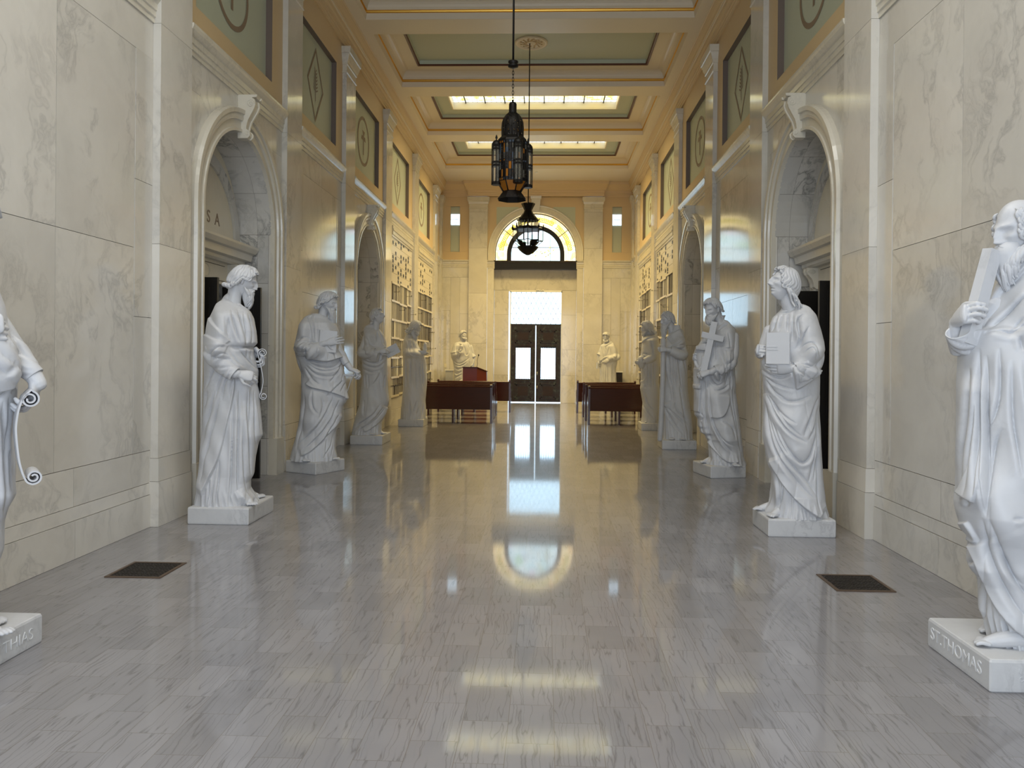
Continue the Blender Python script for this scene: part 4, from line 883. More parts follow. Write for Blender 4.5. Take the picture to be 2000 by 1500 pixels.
 left=[(-42,2023),(-123,2001),(-186,1948),(-228,1878),(-253,1755),(-281,1623),(-276,1526),(-241,1376),(-197,1262),(-191,1068),(-189,1061),(-204,747),(-246,470),(-315,230),(-333,146)],
 right=[(146,1957),(197,1931),(248,1878),(275,1808),(293,1667),(281,1535),(312,1482),(339,1315),(366,1139),(373,1172),(397,923),(332,830),(324,729),(289,636),(254,507),(247,285),(275,183)],
 cre=[('s',12,40,[(-123,1983),(-84,1878),(-57,1755),(-47,1649)]),('v',12,12,[(-85,2001),(-50,1878),(-35,1649)]),('s',12,40,[(-5,1649),(-16,1878),(-42,2019)]),('v',16,18,[(-269,1640),(-210,1702),(-125,1720),(-73,1676)]),('v',16,16,[(-251,1596),(-167,1667),(-73,1640)]),('v',20,18,[(-208,1491),(-183,1596),(-82,1658),(-5,1640)]),('v',18,16,[(-148,1438),(-153,1579),(-90,1640)]),('v',14,14,[(-97,1473),(-29,1500),(4,1596)]),('s',60,70,[(-139,1451),(-37,1425),(48,1405),(125,1405),(303,1473)]),('v',26,18,[(-148,1447),(-37,1420),(125,1398)]),('v',18,16,[(-139,1438),(-36,1359),(100,1324),(236,1341),(320,1456)]),('v',18,16,[(-122,1394),(7,1297),(152,1288),(287,1341),(333,1420)]),('v',16,16,[(-130,1359),(-35,1253),(101,1218),(220,1227),(305,1315)]),('v',16,16,[(-147,1332),(-60,1183),(51,1104)]),('v',16,16,[(329,1403),(262,1271),(153,1139)]),('v',14,14,[(347,1315),(306,1139)]),('v',12,14,[(132,1517),(133,1420)]),('v',10,12,[(201,1517),(210,1429)]),('v',10,12,[(-250,1491),(-206,1315),(-171,1183)]),('s',34,60,[(-145,1135),(-73,1080),(88,1043),(268,987),(393,913)]),('v',16,14,[(337,1172),(213,1061),(125,969)]),('v',14,12,[(356,1135),(285,1024)]),('v',14,12,[(365,1080),(340,932)]),('v',16,18,[(-55,1043),(-71,839),(38,729)]),('v',18,14,[(214,969),(74,655),(-103,470),(-263,322)]),('v',18,14,[(286,932),(181,655),(5,433),(-208,248)]),('v',16,14,[(288,747),(182,562),(41,340)]),('v',16,14,[(-144,987),(-176,655),(-244,285)]),('v',14,16,[(53,969),(90,839),(38,692)]),('s',26,40,[(-190,211),(-48,285),(112,451),(271,618),(333,729)]),('v',12,12,[(218,507),(184,322),(78,174)]),('v',12,12,[(245,562),(211,322),(186,174)]),('v',10,10,[(129,451),(114,193)])],
 bul=[((-177,1878),(-217,1614),100,90),((-200,1579),(-4,1552),85,90),((78,1896),(132,1579),150,50),((-54,932),(-69,692),150,60)],
),
'R3':dict(x=2.62,y=9.95,az=0.2266,
 left=[(-85,1984),(-157,1884),(-212,1768),(-259,1659),(-343,1618),(-371,1518),(-381,1351),(-383,1118),(-380,1082),(-373,766),(-332,723),(-331,621),(-306,604),(-301,535),(-243,531),(-226,475),(-193,441),(-187,219),(-228,176)],
 right=[(-29,1997),(35,1984),(84,1926),(133,1876),(150,1784),(145,1601),(129,1435),(138,1268),(148,1118),(143,1082),(170,911),(201,655),(228,441),(254,245),(296,138)],
 cre=[('r',14,16,[(-84,1868),(-29,1926),(43,1968)]),('v',14,10,[(-76,1859),(-16,1909),(52,1951)]),('v',14,14,[(-123,1701),(-138,1601),(-169,1435)]),('v',18,14,[(-99,1693),(-97,1518),(-89,1468)]),('v',18,16,[(-58,1668),(-17,1518),(25,1351),(10,1185)]),('v',10,10,[(-2,1622),(103,1626)]),('v',16,16,[(6,1618),(40,1476),(58,1310),(11,1143)]),('v',14,16,[(87,1601),(89,1351),(43,1185)]),('v',22,16,[(-151,1301),(-111,1226),(-62,1193),(-39,1268),(-104,1368)]),('s',20,40,[(-160,1360),(-95,1243),(-54,1201)]),('v',20,16,[(-183,1268),(-134,1185),(-70,1151),(-22,1185)]),('s',24,30,[(-274,1534),(-281,1393),(-321,1380),(-358,1451),(-355,1601)]),('s',30,40,[(-274,1101),(-277,1376)]),('v',12,10,[(-239,1201),(-238,1101)]),('v',12,12,[(-191,1226),(-198,1101)]),('v',16,14,[(82,1285),(84,1101)]),('v',14,12,[(114,1310),(124,1101)]),('v',16,16,[(37,1834),(70,1718),(79,1618)]),('s',34,50,[(-291,800),(-280,954),(-274,1167)]),('v',18,14,[(-233,1167),(-247,954),(-237,783),(-194,569),(-135,399),(-35,270),(65,185)]),('v',20,16,[(-183,1150),(-173,911),(-155,766),(-95,586),(-3,433),(163,270)]),('v',24,18,[(-125,1099),(-67,1086),(23,1125),(48,1167)]),('s',24,50,[(-163,749),(-56,740),(27,792),(58,911),(66,1039)]),('v',16,14,[(-146,689),(-70,552),(30,441),(146,399)]),('v',16,14,[(-113,655),(-37,484),(30,381),(113,305)]),('v',18,16,[(-39,715),(61,680),(127,612),(145,484)]),('v',20,16,[(65,1082),(100,868),(152,655),(195,399),(255,185)]),('v',18,14,[(106,1167),(124,911),(176,655),(221,313),(272,142)]),('s',26,40,[(-193,441),(-110,339),(-26,245),(73,185),(197,202)]),('v',12,10,[(-176,424),(-174,168)]),('v',14,12,[(-101,313),(-91,142)]),('v',14,14,[(-68,262),(-34,159),(66,125)]),('v',16,12,[(-291,800),(-245,749),(-278,698)]),('v',12,12,[(-278,689),(-269,578),(-243,535)])],
 bul=[((53,1851),(88,1518),100,60),((72,1476),(-71,1310),85,80),((-99,997),(-73,826),120,60),((28,612),(62,484),130,80)],
),
'L4':dict(x=-2.64,y=13.04,az=-0.2237,
 left=[(-87,1986),(-145,1956),(-157,1708),(-171,1559),(-179,1460),(-168,1311),(-166,1112),(-179,934),(-203,660),(-255,502),(-308,305),(-345,147)],
 right=[(109,1956),(197,1847),(237,1728),(255,1460),(262,1212),(274,934),(296,715),(278,620),(225,463),(180,360),(177,226),(185,163)],
 cre=[('v',18,20,[(-122,1609),(-141,1509),(-82,1430),(-13,1400)]),('v',20,18,[(-170,1450),(-81,1370),(85,1351),(221,1450)]),('v',20,18,[(-169,1370),(-61,1291),(105,1281),(221,1390)]),('v',18,18,[(-148,1261),(-31,1202),(106,1222)]),('v',18,18,[(99,1926),(159,1807),(179,1668)]),('v',14,16,[(70,1906),(82,1708)]),('v',16,20,[(-104,1787),(-35,1668),(63,1628)]),('s',34,50,[(75,1370),(83,1509),(141,1589),(219,1628)]),('v',24,20,[(104,1361),(142,1480),(141,1609)]),('v',16,18,[(-118,1172),(-106,934)]),('v',16,18,[(-69,1172),(-57,934)]),('v',16,20,[(145,1212),(87,1083),(10,993)]),('v',16,18,[(223,1162),(206,934)]),('v',18,20,[(-126,739),(-140,581),(-131,463)]),('v',18,18,[(146,675),(39,502),(-123,392),(-253,297),(-291,187)]),('v',18,18,[(239,660),(148,486),(9,360),(-160,266),(-291,155)]),('v',16,18,[(208,644),(86,455),(-83,329)]),('s',30,50,[(-121,195),(41,289),(179,423),(270,612)]),('v',14,14,[(87,360),(89,147)]),('v',14,14,[(10,266),(-4,155)])],
 bul=[((-76,1847),(-122,1579),110,80),((-112,1529),(64,1509),90,80),((-8,581),(-23,502),150,70)],
),
'L5':dict(x=-2.49,y=16.3,az=-0.1711,
 left=[(-162,1940),(-222,1816),(-238,1581),(-224,1395),(-218,801),(-253,410),(-271,159)],
 right=[(-2,1891),(86,1742),(136,1618),(248,1457),(261,1395),(281,1148),(290,900),(262,528),(273,410),(275,174)],
 cre=[('v',18,18,[(-148,1841),(-86,1717),(-84,1544)]),('v',16,18,[(-38,1841),(1,1643)]),('v',16,18,[(23,1841),(86,1668)]),('v',26,22,[(-84,1544),(2,1494),(137,1482)]),('v',18,18,[(-59,1494),(-53,801)]),('v',18,18,[(51,1457),(70,801)]),('v',18,18,[(-158,1519),(-151,801)]),('v',18,18,[(126,1395),(128,1148),(168,801)]),('v',26,20,[(175,1395),(203,1024),(193,801)]),('v',18,18,[(-70,558),(-66,164)]),('v',18,18,[(86,558),(10,361),(-8,213)]),('v',16,18,[(127,410),(69,263)]),('v',18,18,[(223,508),(187,213)])],
 bul=[((-148,1792),(-158,1569),100,60),((-146,1532),(137,1544),80,60)],
),
'R4':dict(x=2.51,y=12.92,az=0.1674,
 left=[(-58,1978),(-173,1832),(-203,1705),(-197,1522),(-223,1431),(-228,993),(-241,701),(-220,149)],
 right=[(-5,2001),(67,1987),(112,1942),(140,1796),(178,1613),(193,1431),(183,1248),(192,993),(205,861),(257,518),(294,149)],
 cre=[('s',26,60,[(58,1978),(-58,1914),(-164,1832)]),('v',24,20,[(-154,1663),(-19,1654),(106,1622)]),('v',18,20,[(-145,1659),(16,1723),(122,1832)]),('v',18,18,[(-100,1668),(34,1705),(141,1714)]),('v',18,20,[(-144,1568),(-105,1248),(-67,993)]),('v',18,20,[(-64,1613),(-51,1248),(-22,993)]),('v',18,20,[(17,1613),(56,1248),(94,993)]),('v',18,20,[(79,1595),(153,1340),(173,1157)]),('v',18,18,[(-188,1522),(-203,1248),(-192,993)]),('v',18,20,[(-19,1613),(5,993)]),('s',26,50,[(-14,769),(-103,792),(-192,701)]),('v',18,18,[(-191,678),(-32,404),(148,222)]),('v',18,18,[(-169,701),(56,496),(169,404)]),('v',18,18,[(-14,769),(10,632),(168,496),(214,359)]),('v',16,18,[(-214,678),(-187,153)]),('v',18,18,[(51,1089),(122,632),(215,222)]),('v',16,18,[(-61,1089),(-14,769)])],
 bul=[((-4,1924),(87,1759),120,60),((87,1741),(-91,1622),90,70)],
),
'R5':dict(x=2.52,y=16.12,az=0.1353,
 left=[(-107,1979),(-173,1865),(-196,1637),(-220,1466),(-199,1010),(-220,862),(-196,982),(-164,554),(-184,241),(-203,170)],
 right=[(72,2002),(152,1933),(176,1751),(189,1523),(184,862),(169,982),(191,155)],
 cre=[('s',26,60,[(-184,1797),(-73,1899),(118,1945)]),('v',20,20,[(-160,1580),(-58,1557)]),('v',18,20,[(-16,1865),(30,1694),(43,1580)]),('v',18,20,[(-68,1352),(-63,862)]),('v',18,20,[(-1,1409),(4,862)]),('v',18,20,[(67,1409),(72,862)]),('s',24,40,[(-77,1124),(-154,1010),(-199,1010)]),('v',18,20,[(-138,782),(-23,469),(146,412)]),('v',18,20,[(-164,526),(35,269),(148,212)]),('v',16,18,[(-120,953),(-108,862)])],
 bul=[((40,1865),(54,1580),110,60)],
),
'L6':dict(x=-2.18,y=23.6,az=-0.1058,
 left=[(-148,1937),(-284,1909),(-352,1786),(-425,1567),(-403,1444),(-347,1321),(-318,1143),(-303,937),(-314,664),(-336,130)],
 right=[(29,1964),(125,1909),(209,1759),(279,1553),(315,1280),(296,1129),(287,664),(326,130)],
 cre=[('v',22,20,[(-243,1827),(-248,1622),(-211,1375)]),('s',30,50,[(-431,1567),(-336,1588),(-241,1594)]),('v',20,20,[(-197,1348),(-131,1526),(-63,1567)]),('v',20,22,[(-79,1896),(18,1731),(47,1499),(128,1567),(140,1827)]),('v',18,20,[(70,1937),(154,1759),(183,1553)]),('v',18,20,[(125,1923),(237,1677),(266,1416)]),('v',22,24,[(-334,1375),(-251,1266),(-101,1252),(76,1375),(170,1458)]),('v',22,24,[(-319,1252),(-196,1184),(-32,1211),(103,1348)]),('v',20,24,[(-305,1143),(-195,1061),(-59,1129)]),('v',20,24,[(-303,1006),(-234,924),(-71,1020)]),('v',20,24,[(-301,801),(-71,937)]),('v',20,24,[(-273,664),(-69,801)]),('v',20,24,[(37,1074),(28,664),(46,144)]),('v',20,24,[(160,1074),(164,664),(183,144)]),('v',20,24,[(-164,664),(-186,144)])],
 bul=[((-283,1786),(-336,1567),110,60),((-321,1485),(-131,1594),90,80)],
),
'R6':dict(x=2.26,y=23.6,az=0.0818,
 left=[(-129,1934),(-256,1866),(-289,1717),(-321,1554),(-346,1391),(-271,1255),(-272,671),(-281,182)],
 right=[(6,1961),(141,1934),(251,1717),(280,1527),(255,1310),(216,1119),(247,671),(279,182)],
 cre=[('v',18,18,[(-169,1880),(-75,1921),(33,1975)]),('s',24,50,[(-114,1826),(-7,1894),(141,1961)]),('v',18,20,[(-141,1826),(-73,1717),(-71,1527)]),('v',18,20,[(-249,1826),(-221,1663),(-206,1500)]),('v',18,20,[(7,1799),(-32,1663),(-44,1540)]),('v',18,20,[(48,1771),(77,1608),(91,1527)]),('s',26,50,[(77,1513),(-31,1527),(-152,1500),(-259,1391)]),('v',20,22,[(-271,1310),(-151,1418),(-17,1500)]),('v',20,24,[(-217,1255),(-238,671),(-247,196)]),('v',20,24,[(-150,1282),(-162,1119),(-157,671),(-167,196)]),('v',20,24,[(-69,1282),(-104,671),(-99,196)]),('v',20,24,[(-28,1282),(-9,671),(9,196)]),('v',20,24,[(93,1323),(112,671),(130,196)]),('v',20,24,[(127,1255),(152,780),(198,196)]),('v',20,22,[(213,1391),(145,1527)])],
 bul=[((169,1866),(225,1554),100,60),((199,1500),(38,1445),80,80)],
),
}
# ================================================================== STATUES
# local frame of a statue: x to the right as one faces it from the aisle entrance, -y towards the entrance, z up; tables in millimetres
def V(u,z,d): return Vector((u,-d,z))
def seg_dist(U,Z,pts):
    """distance, signed side and position along the polyline for arrays U,Z"""
    best=np.full(U.shape,9.); side=np.zeros(U.shape); tt=np.zeros(U.shape)
    pts=np.array(pts,float)/1000; L=np.hypot(*np.diff(pts,axis=0).T); cum=np.concatenate([[0],np.cumsum(L)]); T=max(cum[-1],1e-6)
    for (a,b,l,c) in zip(pts[:-1],pts[1:],L,cum[:-1]):
        if l<1e-6: continue
        dx,dz=(b-a)/l; t=np.clip((U-a[0])*dx+(Z-a[1])*dz,0,l); px=a[0]+t*dx; pz=a[1]+t*dz
        d=np.hypot(U-px,Z-pz); k=d<best
        sd=np.sign(dx*(Z-a[1])-dz*(U-a[0]))
        best=np.where(k,d,best); side=np.where(k,sd,side); tt=np.where(k,(c+t)/T,tt)
    return best,side,tt
def smooth_line(pts):
    p=np.array(pts,float)
    if len(p)<3: return p.tolist()
    for _ in range(2):
        q=[p[0]]
        for a,b in zip(p[:-1],p[1:]): q+= [a*.75+b*.25,a*.25+b*.75]
        q.append(p[-1]); p=np.array(q)
    return p.tolist()
def folds(U,Z,cre,amp=1.0):
    D=np.zeros(U.shape)
    for k,h,w_,pts in cre:
        P=smooth_line(pts); d,s,t=seg_dist(U,Z,P); w=w_/1000.*(.55 if k=='v' else 1); h=h/1000.*amp*(1.6 if k=='v' else 1.15)
        e=np.clip(np.minimum(t/.30,(1-t)/.30),0,1)**.8
        if k=='v': D-= h*np.exp(-d/w)*e; D+= h*(.16+.16*np.tanh(-s*d/w))*np.exp(-((d-2.6*w)/(2.2*w))**2)*e
        elif k=='r': D+= h*np.exp(-(d/w)**2)*e
        else:
            q=.5*(1+np.tanh(s*d/.0045)); D+= (q*h*np.exp(-d/(w*1.6))-(1-q)*.22*h*np.exp(-d/.012))*np.clip(np.minimum(t/.05,(1-t)/.05),0,1)
    return D
def grid_mesh(P,name,parent,m,closed=True,cap=True):
    n,k,_=P.shape; vs=P.reshape(-1,3)
    i=np.arange(n-1)[:,None]*k; j=np.arange(k)[None,:]; j2=(j+1)%k
    if not closed: j=j[:,:-1]; j2=j2[:,:-1]
    f=np.stack([i+j,i+j2,i+k+j2,i+k+j],-1).reshape(-1,4).tolist()
    if cap: f+= [list(range(k))[::-1],[(n-1)*k+q for q in range(k)]]
    me=bpy.data.meshes.new(name); me.from_pydata(vs.tolist(),[],f); me.materials.append(M[m]); me.polygons.foreach_set('use_smooth',[True]*len(me.polygons)); me.update()
    o=bpy.data.objects.new(name,me); COL.objects.link(o); o.parent=parent; return o
DEP_P=[(.15,.25,.22),(.4,.21,.20),(.9,.19,.19),(1.3,.20,.20),(1.6,.24,.24),(1.85,.235,.235),(1.93,.17,.17),(2.0,.09,.09),(2.06,.07,.07)]
DEP_F=[(.15,.24,.22),(.4,.20,.19),(.9,.18,.18),(1.3,.19,.18),(1.6,.18,.19),(1.82,.15,.17),(1.92,.11,.12),(2.0,.08,.09),(2.06,.07,.07)]
def robe(t,d,dep,q,nc=None,rise=.045):
    zt=min(d['left'][0][1],d['right'][0][1])/1000.+.012
    n=int((zt-.142)/(.0062*q)); k=int(300/q)
    z=np.linspace(.142,zt,n)
    def prof(pts):
        p=sorted([(b/1000.,a/1000.) for a,b in pts]); zz=np.array([a for a,_ in p]); uu=np.array([b for _,b in p]); v=np.interp(z,zz,uu)
        ker=np.exp(-np.linspace(-2,2,9)**2); ker/=ker.sum(); return np.convolve(np.pad(v,4,'edge'),ker,'valid')
    L,R=prof(d['left']),prof(d['right'])
    df=np.interp(z,[a for a,_,_ in dep],[b for _,b,_ in dep]); db=np.interp(z,[a for a,_,_ in dep],[c for _,_,c in dep])
    sc=np.clip((R-L)/.40,.35,1.25); 
    th=np.linspace(0,2*PI,k,endpoint=False); s,c=np.sin(th),np.cos(th)
    ex=.86; S=np.sign(s)*np.abs(s)**ex; Cc=np.sign(c)*np.abs(c)**ex
    a=(R-L)/2; uc=(R+L)/2
    U=uc[:,None]+a[:,None]*S[None]; dd=np.where(c[None]>0,df[:,None],db[:,None])*np.clip(sc,.5,1.1)[:,None]
    D=dd*Cc[None]; Z=np.repeat(z[:,None],k,1)
    nx=s[None]/a[:,None]; nd=c[None]/dd; ln=np.hypot(nx,nd); nx/=ln; nd/=ln
    wf=np.clip((c+.05)/.35,0,1)[None]; wb=1-wf
    for (p,q_,r,h) in d['bul']:
        dist,_,_=seg_dist(U,Z,[p,q_]); r=r/1000.; D=D+wf*(h/1000.)*(.5+.5*np.cos(PI*np.clip(dist/(r*1.6),0,1)))
    disp=wf*folds(U,Z,d['cre'])
    # untraced soft irregularities and the flutes of the back
    rg=np.random.default_rng(abs(hash(t.name))%1000 if False else int(1000*abs(d['x'])+10*d['y'])%997)
    for _ in range(6):
        f1,f2,ph=rg.uniform(3,9),rg.uniform(1,4),rg.uniform(0,6); disp=disp+.0016*np.sin(f1*U*6+f2*Z*5+ph)*wf
    fi=np.abs(np.sin(U*24+1.0*np.sin(Z*2.4+rg.uniform(0,6))+.5*np.sin(Z*6+U*9))); disp=disp-.0075*(1-fi)**4*wf*np.clip((1.35-Z)/.3,0,1)*np.clip(.4+.6*np.sin(Z*5+U*13),0,1)
    fl=np.abs(np.sin(th[None]*9+.6*np.sin(Z*4+th[None]*3)))
    disp=disp+wb*(-.03*(1-fl)**2)*np.clip((2.0-Z)/.5,0,1)
    hem=np.clip((.32-Z)/.17,0,1)*np.abs(np.sin(th[None]*14+2*np.sin(th[None]*3)))*.014
    disp=disp-hem
    P=np.stack([U+nx*disp,-(D+nd*disp),Z],-1)
    # the collar closes over the shoulders in a rounded slope
    nk=np.array([nc[0],-nc[1]]) if nc is not None else P[-1].mean(0)[:2]
    top=P[-1]; ext=[]
    for f in (.12,.26,.42,.58,.73,.86,.95,1.0):
        r_=top.copy(); tgt=top.copy(); dv=top[:,:2]-nk; ln=np.linalg.norm(dv,axis=1)[:,None]+1e-9; tgt[:,:2]=nk+dv/ln*.055
        r_[:,:2]=top[:,:2]*(1-f)+tgt[:,:2]*f; r_[:,2]=zt+rise*math.sin(f*PI/2)**.9+(.008 if f>.9 else 0); ext.append(r_)
    P=np.concatenate([P,np.array(ext)])
    return grid_mesh(P,'robe',t,'statue')
def crom(pts,n):
    pts=[np.array(p,float) for p in pts]; out=[]
    P=[2*pts[0]-pts[1]]+pts+[2*pts[-1]-pts[-2]]
    for i in range(1,len(P)-2):
        for k in range(n):
            t=k/n; a,b,c,e=P[i-1:i+3]
            out.append(.5*((2*b)+(-a+c)*t+(2*a-5*b+4*c-e)*t*t+(-a+3*b-3*c+e)*t**3))
    out.append(pts[-1]); return np.array(out)
def tube_arr(pts,rad,n=6,m=20,flat=1.0):
    C4=crom([list(p)+[r] for p,r in zip(pts,rad)],n); P,Rr=C4[:,:3],C4[:,3]
    T=np.gradient(P,axis=0); T/=np.linalg.norm(T,axis=1)[:,None]+1e-9
    up=np.array([0,0,1.]) if abs(T[0][2])<.9 else np.array([0,1.,0]); a=np.cross(T[0],up); a/=np.linalg.norm(a); out=[]
    th=np.linspace(0,2*PI,m,endpoint=False)
    for i in range(len(P)):
        a=a-T[i]*a.dot(T[i]); a/=np.linalg.norm(a); b=np.cross(T[i],a)
        out.append(P[i]+Rr[i]*(np.cos(th)[:,None]*a+flat*np.sin(th)[:,None]*b))
    return np.array(out)
class FB(MB):   # figure builder: closed shells merged by voxel remeshing into one surface
    def arr(s,A,m='statue',caps=True): s.rings([[tuple(p) for p in r] for r in A],m,True,caps,caps,True)
    def limb(s,pts,rad,n=5,m=16,flat=1.0,ends=True):
        A=tube_arr([tuple(p) for p in pts],rad,n,m,flat)
        if ends:
            c0,c1=A[0].mean(0),A[-1].mean(0); t0=c0-A[1].mean(0); t0/=np.linalg.norm(t0)+1e-9; t1=c1-A[-2].mean(0); t1/=np.linalg.norm(t1)+1e-9
            pre=[c0+(A[0]-c0)*f+t0*rad[0]*g for f,g in ((.35,.85),(.75,.6))]; post=[c1+(A[-1]-c1)*f+t1*rad[-1]*g for f,g in ((.75,.6),(.35,.85))]
            A=np.concatenate([np.array(pre),A,np.array(post)])
        s.arr(A)
def frame(yaw,pitch,roll=0):
    y,p=math.radians(yaw),math.radians(pitch)
    F=Vector((math.sin(y)*math.cos(p),-math.cos(y)*math.cos(p),-math.sin(p))); Uv=Vector((math.sin(y)*math.sin(p),-math.cos(y)*math.sin(p),math.cos(p)))
    X=F.cross(Uv)
    if roll: q=Matrix.Rotation(math.radians(roll),3,F); Uv=q@Uv; X=q@X
    return X,F,Uv
HA=(.074,.094,.118)
def head(B,c,yaw,pitch,s=1.2,roll=0,open_mouth=False):
    X,F,Uv=frame(yaw,pitch,roll); n,k=84,96
    th=np.linspace(.02,PI-.02,n)[:,None]; ph=np.linspace(0,2*PI,k,endpoint=False)[None]
    px=np.sin(th)*np.sin(ph); py=np.sin(th)*np.cos(ph); pz=np.cos(th)*np.ones_like(ph)
    zl=np.clip(-pz,0,1); ax=HA[0]*(1-.26*zl**1.2); ay=np.where(py>0,HA[1]*(1-.06*zl),HA[1]*(1.02-.30*zl**1.5)); 
    x=ax*px; y=ay*py; z=HA[2]*pz
    w=np.clip(py*1.6,0,1)
    g=lambda a,x0,z0,sx,sz: a*np.exp(-((np.abs(x)-x0)/sx)**2-((z-z0)/sz)**2)
    dy=g(.010,.020,.030,.030,.010)+g(-.020,.031,.010,.015,.012)+g(.010,.031,.009,.010,.0075)+g(-.004,.031,.0095,.011,.0018)
    dy+=g(.017,0,.012,.0095,.017)+g(.023,0,-.008,.0100,.014)+g(.030,0,-.026,.0130,.0100)+g(.015,.014,-.031,.007,.007)
    dy+=g(.008,.043,-.014,.016,.014)+g(-.008,.048,-.048,.018,.020)+g(.011,0,-.047,.022,.006)+g(.012,0,-.061,.018,.006)+g(-.009 if not open_mouth else -.022,0,-.0535,.019,.0028 if not open_mouth else .005)
    dy+=g(.014,0,-.088,.018,.014)+g(-.004,0,-.072,.02,.005)+g(-.004,.034,.055,.02,.02)
    y=y+dy*w
    P=np.stack([x,y,z],-1)*s
    Wd=np.array([list(X),list(F),list(Uv)]); A=P@Wd+np.array(list(c)); B.arr(A)
    for sd in (-1,1):
        e=Vector(c)+(X*(sd*.076)+F*(-.008)+Uv*(-.006))*s
        B.limb([e+Uv*.026*s-F*.006*s,e+Uv*.01*s,e-Uv*.024*s+F*.006*s],[.011*s,.015*s,.009*s],4,10,.6)
def neck(B,c,yaw,pitch,base,s=1.2):
    X,F,Uv=frame(yaw,pitch); B.limb([Vector(c)-Uv*.05*s-F*.035*s,(Vector(c)-Uv*.09*s-F*.03*s).lerp(Vector(base),.4),Vector(base)],[.055*s,.052*s,.066*s],5,20)
def hair(c,yaw,pitch,style,s=1.2,roll=0,seed=1,dens=1.0):
    """carved hair: a grooved cap following the skull plus strands along its edge"""
    B=FB(); rg=random.Random(seed); X,F,Uv=frame(yaw,pitch,roll); c=Vector(c)
    def pt(al,be,out=0.0):
        a,b=math.radians(al),math.radians(be); n_=X*math.sin(b)*math.sin(a)+F*math.sin(b)*math.cos(a)+Uv*math.cos(b)
        v=X*math.sin(b)*math.sin(a)*(HA[0]*1.03)+F*(math.sin(b)*math.cos(a)*(HA[1]*1.03)-.003)+Uv*math.cos(b)*(HA[2]*1.03); return c+(v+n_*out)*s
    low={'bob':120,'long':122,'short':112,'cap':116,'bald':112}[style]; ear={'bob':84,'long':104,'short':76,'cap':90,'bald':80}[style]
    def lim(al):
        A=abs(al); f=44 if style!='cap' else 50
        if A<34: return f+3*math.sin(al*.3+seed)
        if A<66: return f+(A-34)/32*(ear-8-f)
        if A<96: return ear
        return ear+(low-ear)*min(1,(A-96)/26)
    if style!='bald':
        n,k=46,180; al=np.linspace(-180,180,k,endpoint=False); L_=np.array([lim(a) for a in al]); rows=[]
        w1,w2=rg.uniform(0,6),rg.uniform(0,6)
        for i in range(n):
            f=i/(n-1); r=[]
            for j in range(k):
                a,be=al[j],1.5+(L_[j]-1.5)*f
                ra=math.radians(a); wv=.55*math.sin(be*.075+w1+1.3*math.sin(ra*2+w2))+.30*math.sin(be*.16+ra*3)
                g=abs(math.sin(ra*11+wv*2.4)); g2=abs(math.sin(ra*27+wv*5+1)); lump=.5+.5*math.sin(be*.11+ra*4+w2)
                vol=.010+{'bob':.016,'long':.012,'short':.010,'cap':.006}[style]*math.sin(f*PI*.5)**2*(1 if abs(a)>60 else .35)
                edge=1 if f<.93 else (1-f)/.07
                o=(vol+.0085*(g**.6-.6)*min(1,f*3)+.0035*(g2**.7-.6)*min(1,f*3)+.004*lump)*edge-.004*(1-edge)
                r.append(tuple(pt(a,be,o)))
            rows.append(r)
        B.rings(rows,'statue',True,True,False,True)
    N_=int({'bob':60,'long':64,'short':56,'cap':44,'bald':110}[style]*dens)
    for i in range(N_):
        al=-180+360*(i+rg.uniform(-.4,.4))/N_; A=abs(al); w_=rg.uniform(0,6)
        if style=='bald':
            al=rg.choice((-1,1))*rg.uniform(58,180); b0=rg.uniform(58,108)
            P=[pt(al+7*math.sin(q*.9+w_),b0+q*5-12,.006+.006*math.sin(q*1.1)) for q in range(6)]; B.limb(P,[r*s for r in (.003,.006,.0075,.007,.005,.002)],3,8); continue
        if style=='cap' and A<70: continue
        end=lim(al); P=[pt(al+5*math.sin(q*.7+w_),end-26+q*6,.014+.003*math.sin(q+w_)) for q in range(5)]; R=[.004,.008,.0095,.010,.010]
        last=P[-1]; outv=(last-c); outv-=Uv*outv.dot(Uv); outv.normalize(); back=-F
        if style=='bob' and A>=96: P+= [last-Uv*.016*s+outv*.014*s,last-Uv*.028*s+outv*.022*s,last-Uv*.026*s+outv*.034*s,last-Uv*.012*s+outv*.034*s]; R+=[.012,.012,.010,.005]
        elif style=='long' and A>=84:
            L=rg.uniform(.08,.125)*s; z0=Vector((0,0,-1))
            for q in range(1,9): f=q/8; P.append(last+z0*L*f+outv*(.014*math.sin(f*8+w_)+.012*f)*s+back*(.055*f)*s+X*(.006*math.sin(f*9+w_))*s); R.append(.0115*(1-.65*f)+.002)
        elif A<40: P+= [last+F*.010*s+X*math.copysign(.012,al)*s,last+F*.008*s+X*math.copysign(.026,al)*s-Uv*.006*s]; R+=[.008,.004]
        else: P+= [last-Uv*.008*s+outv*.004*s+back*.010*s,last-Uv*.012*s+outv*.006*s+back*.022*s]; R+=[.008,.004]
        B.limb(P,[r*s for r in R],3,8)
    return B
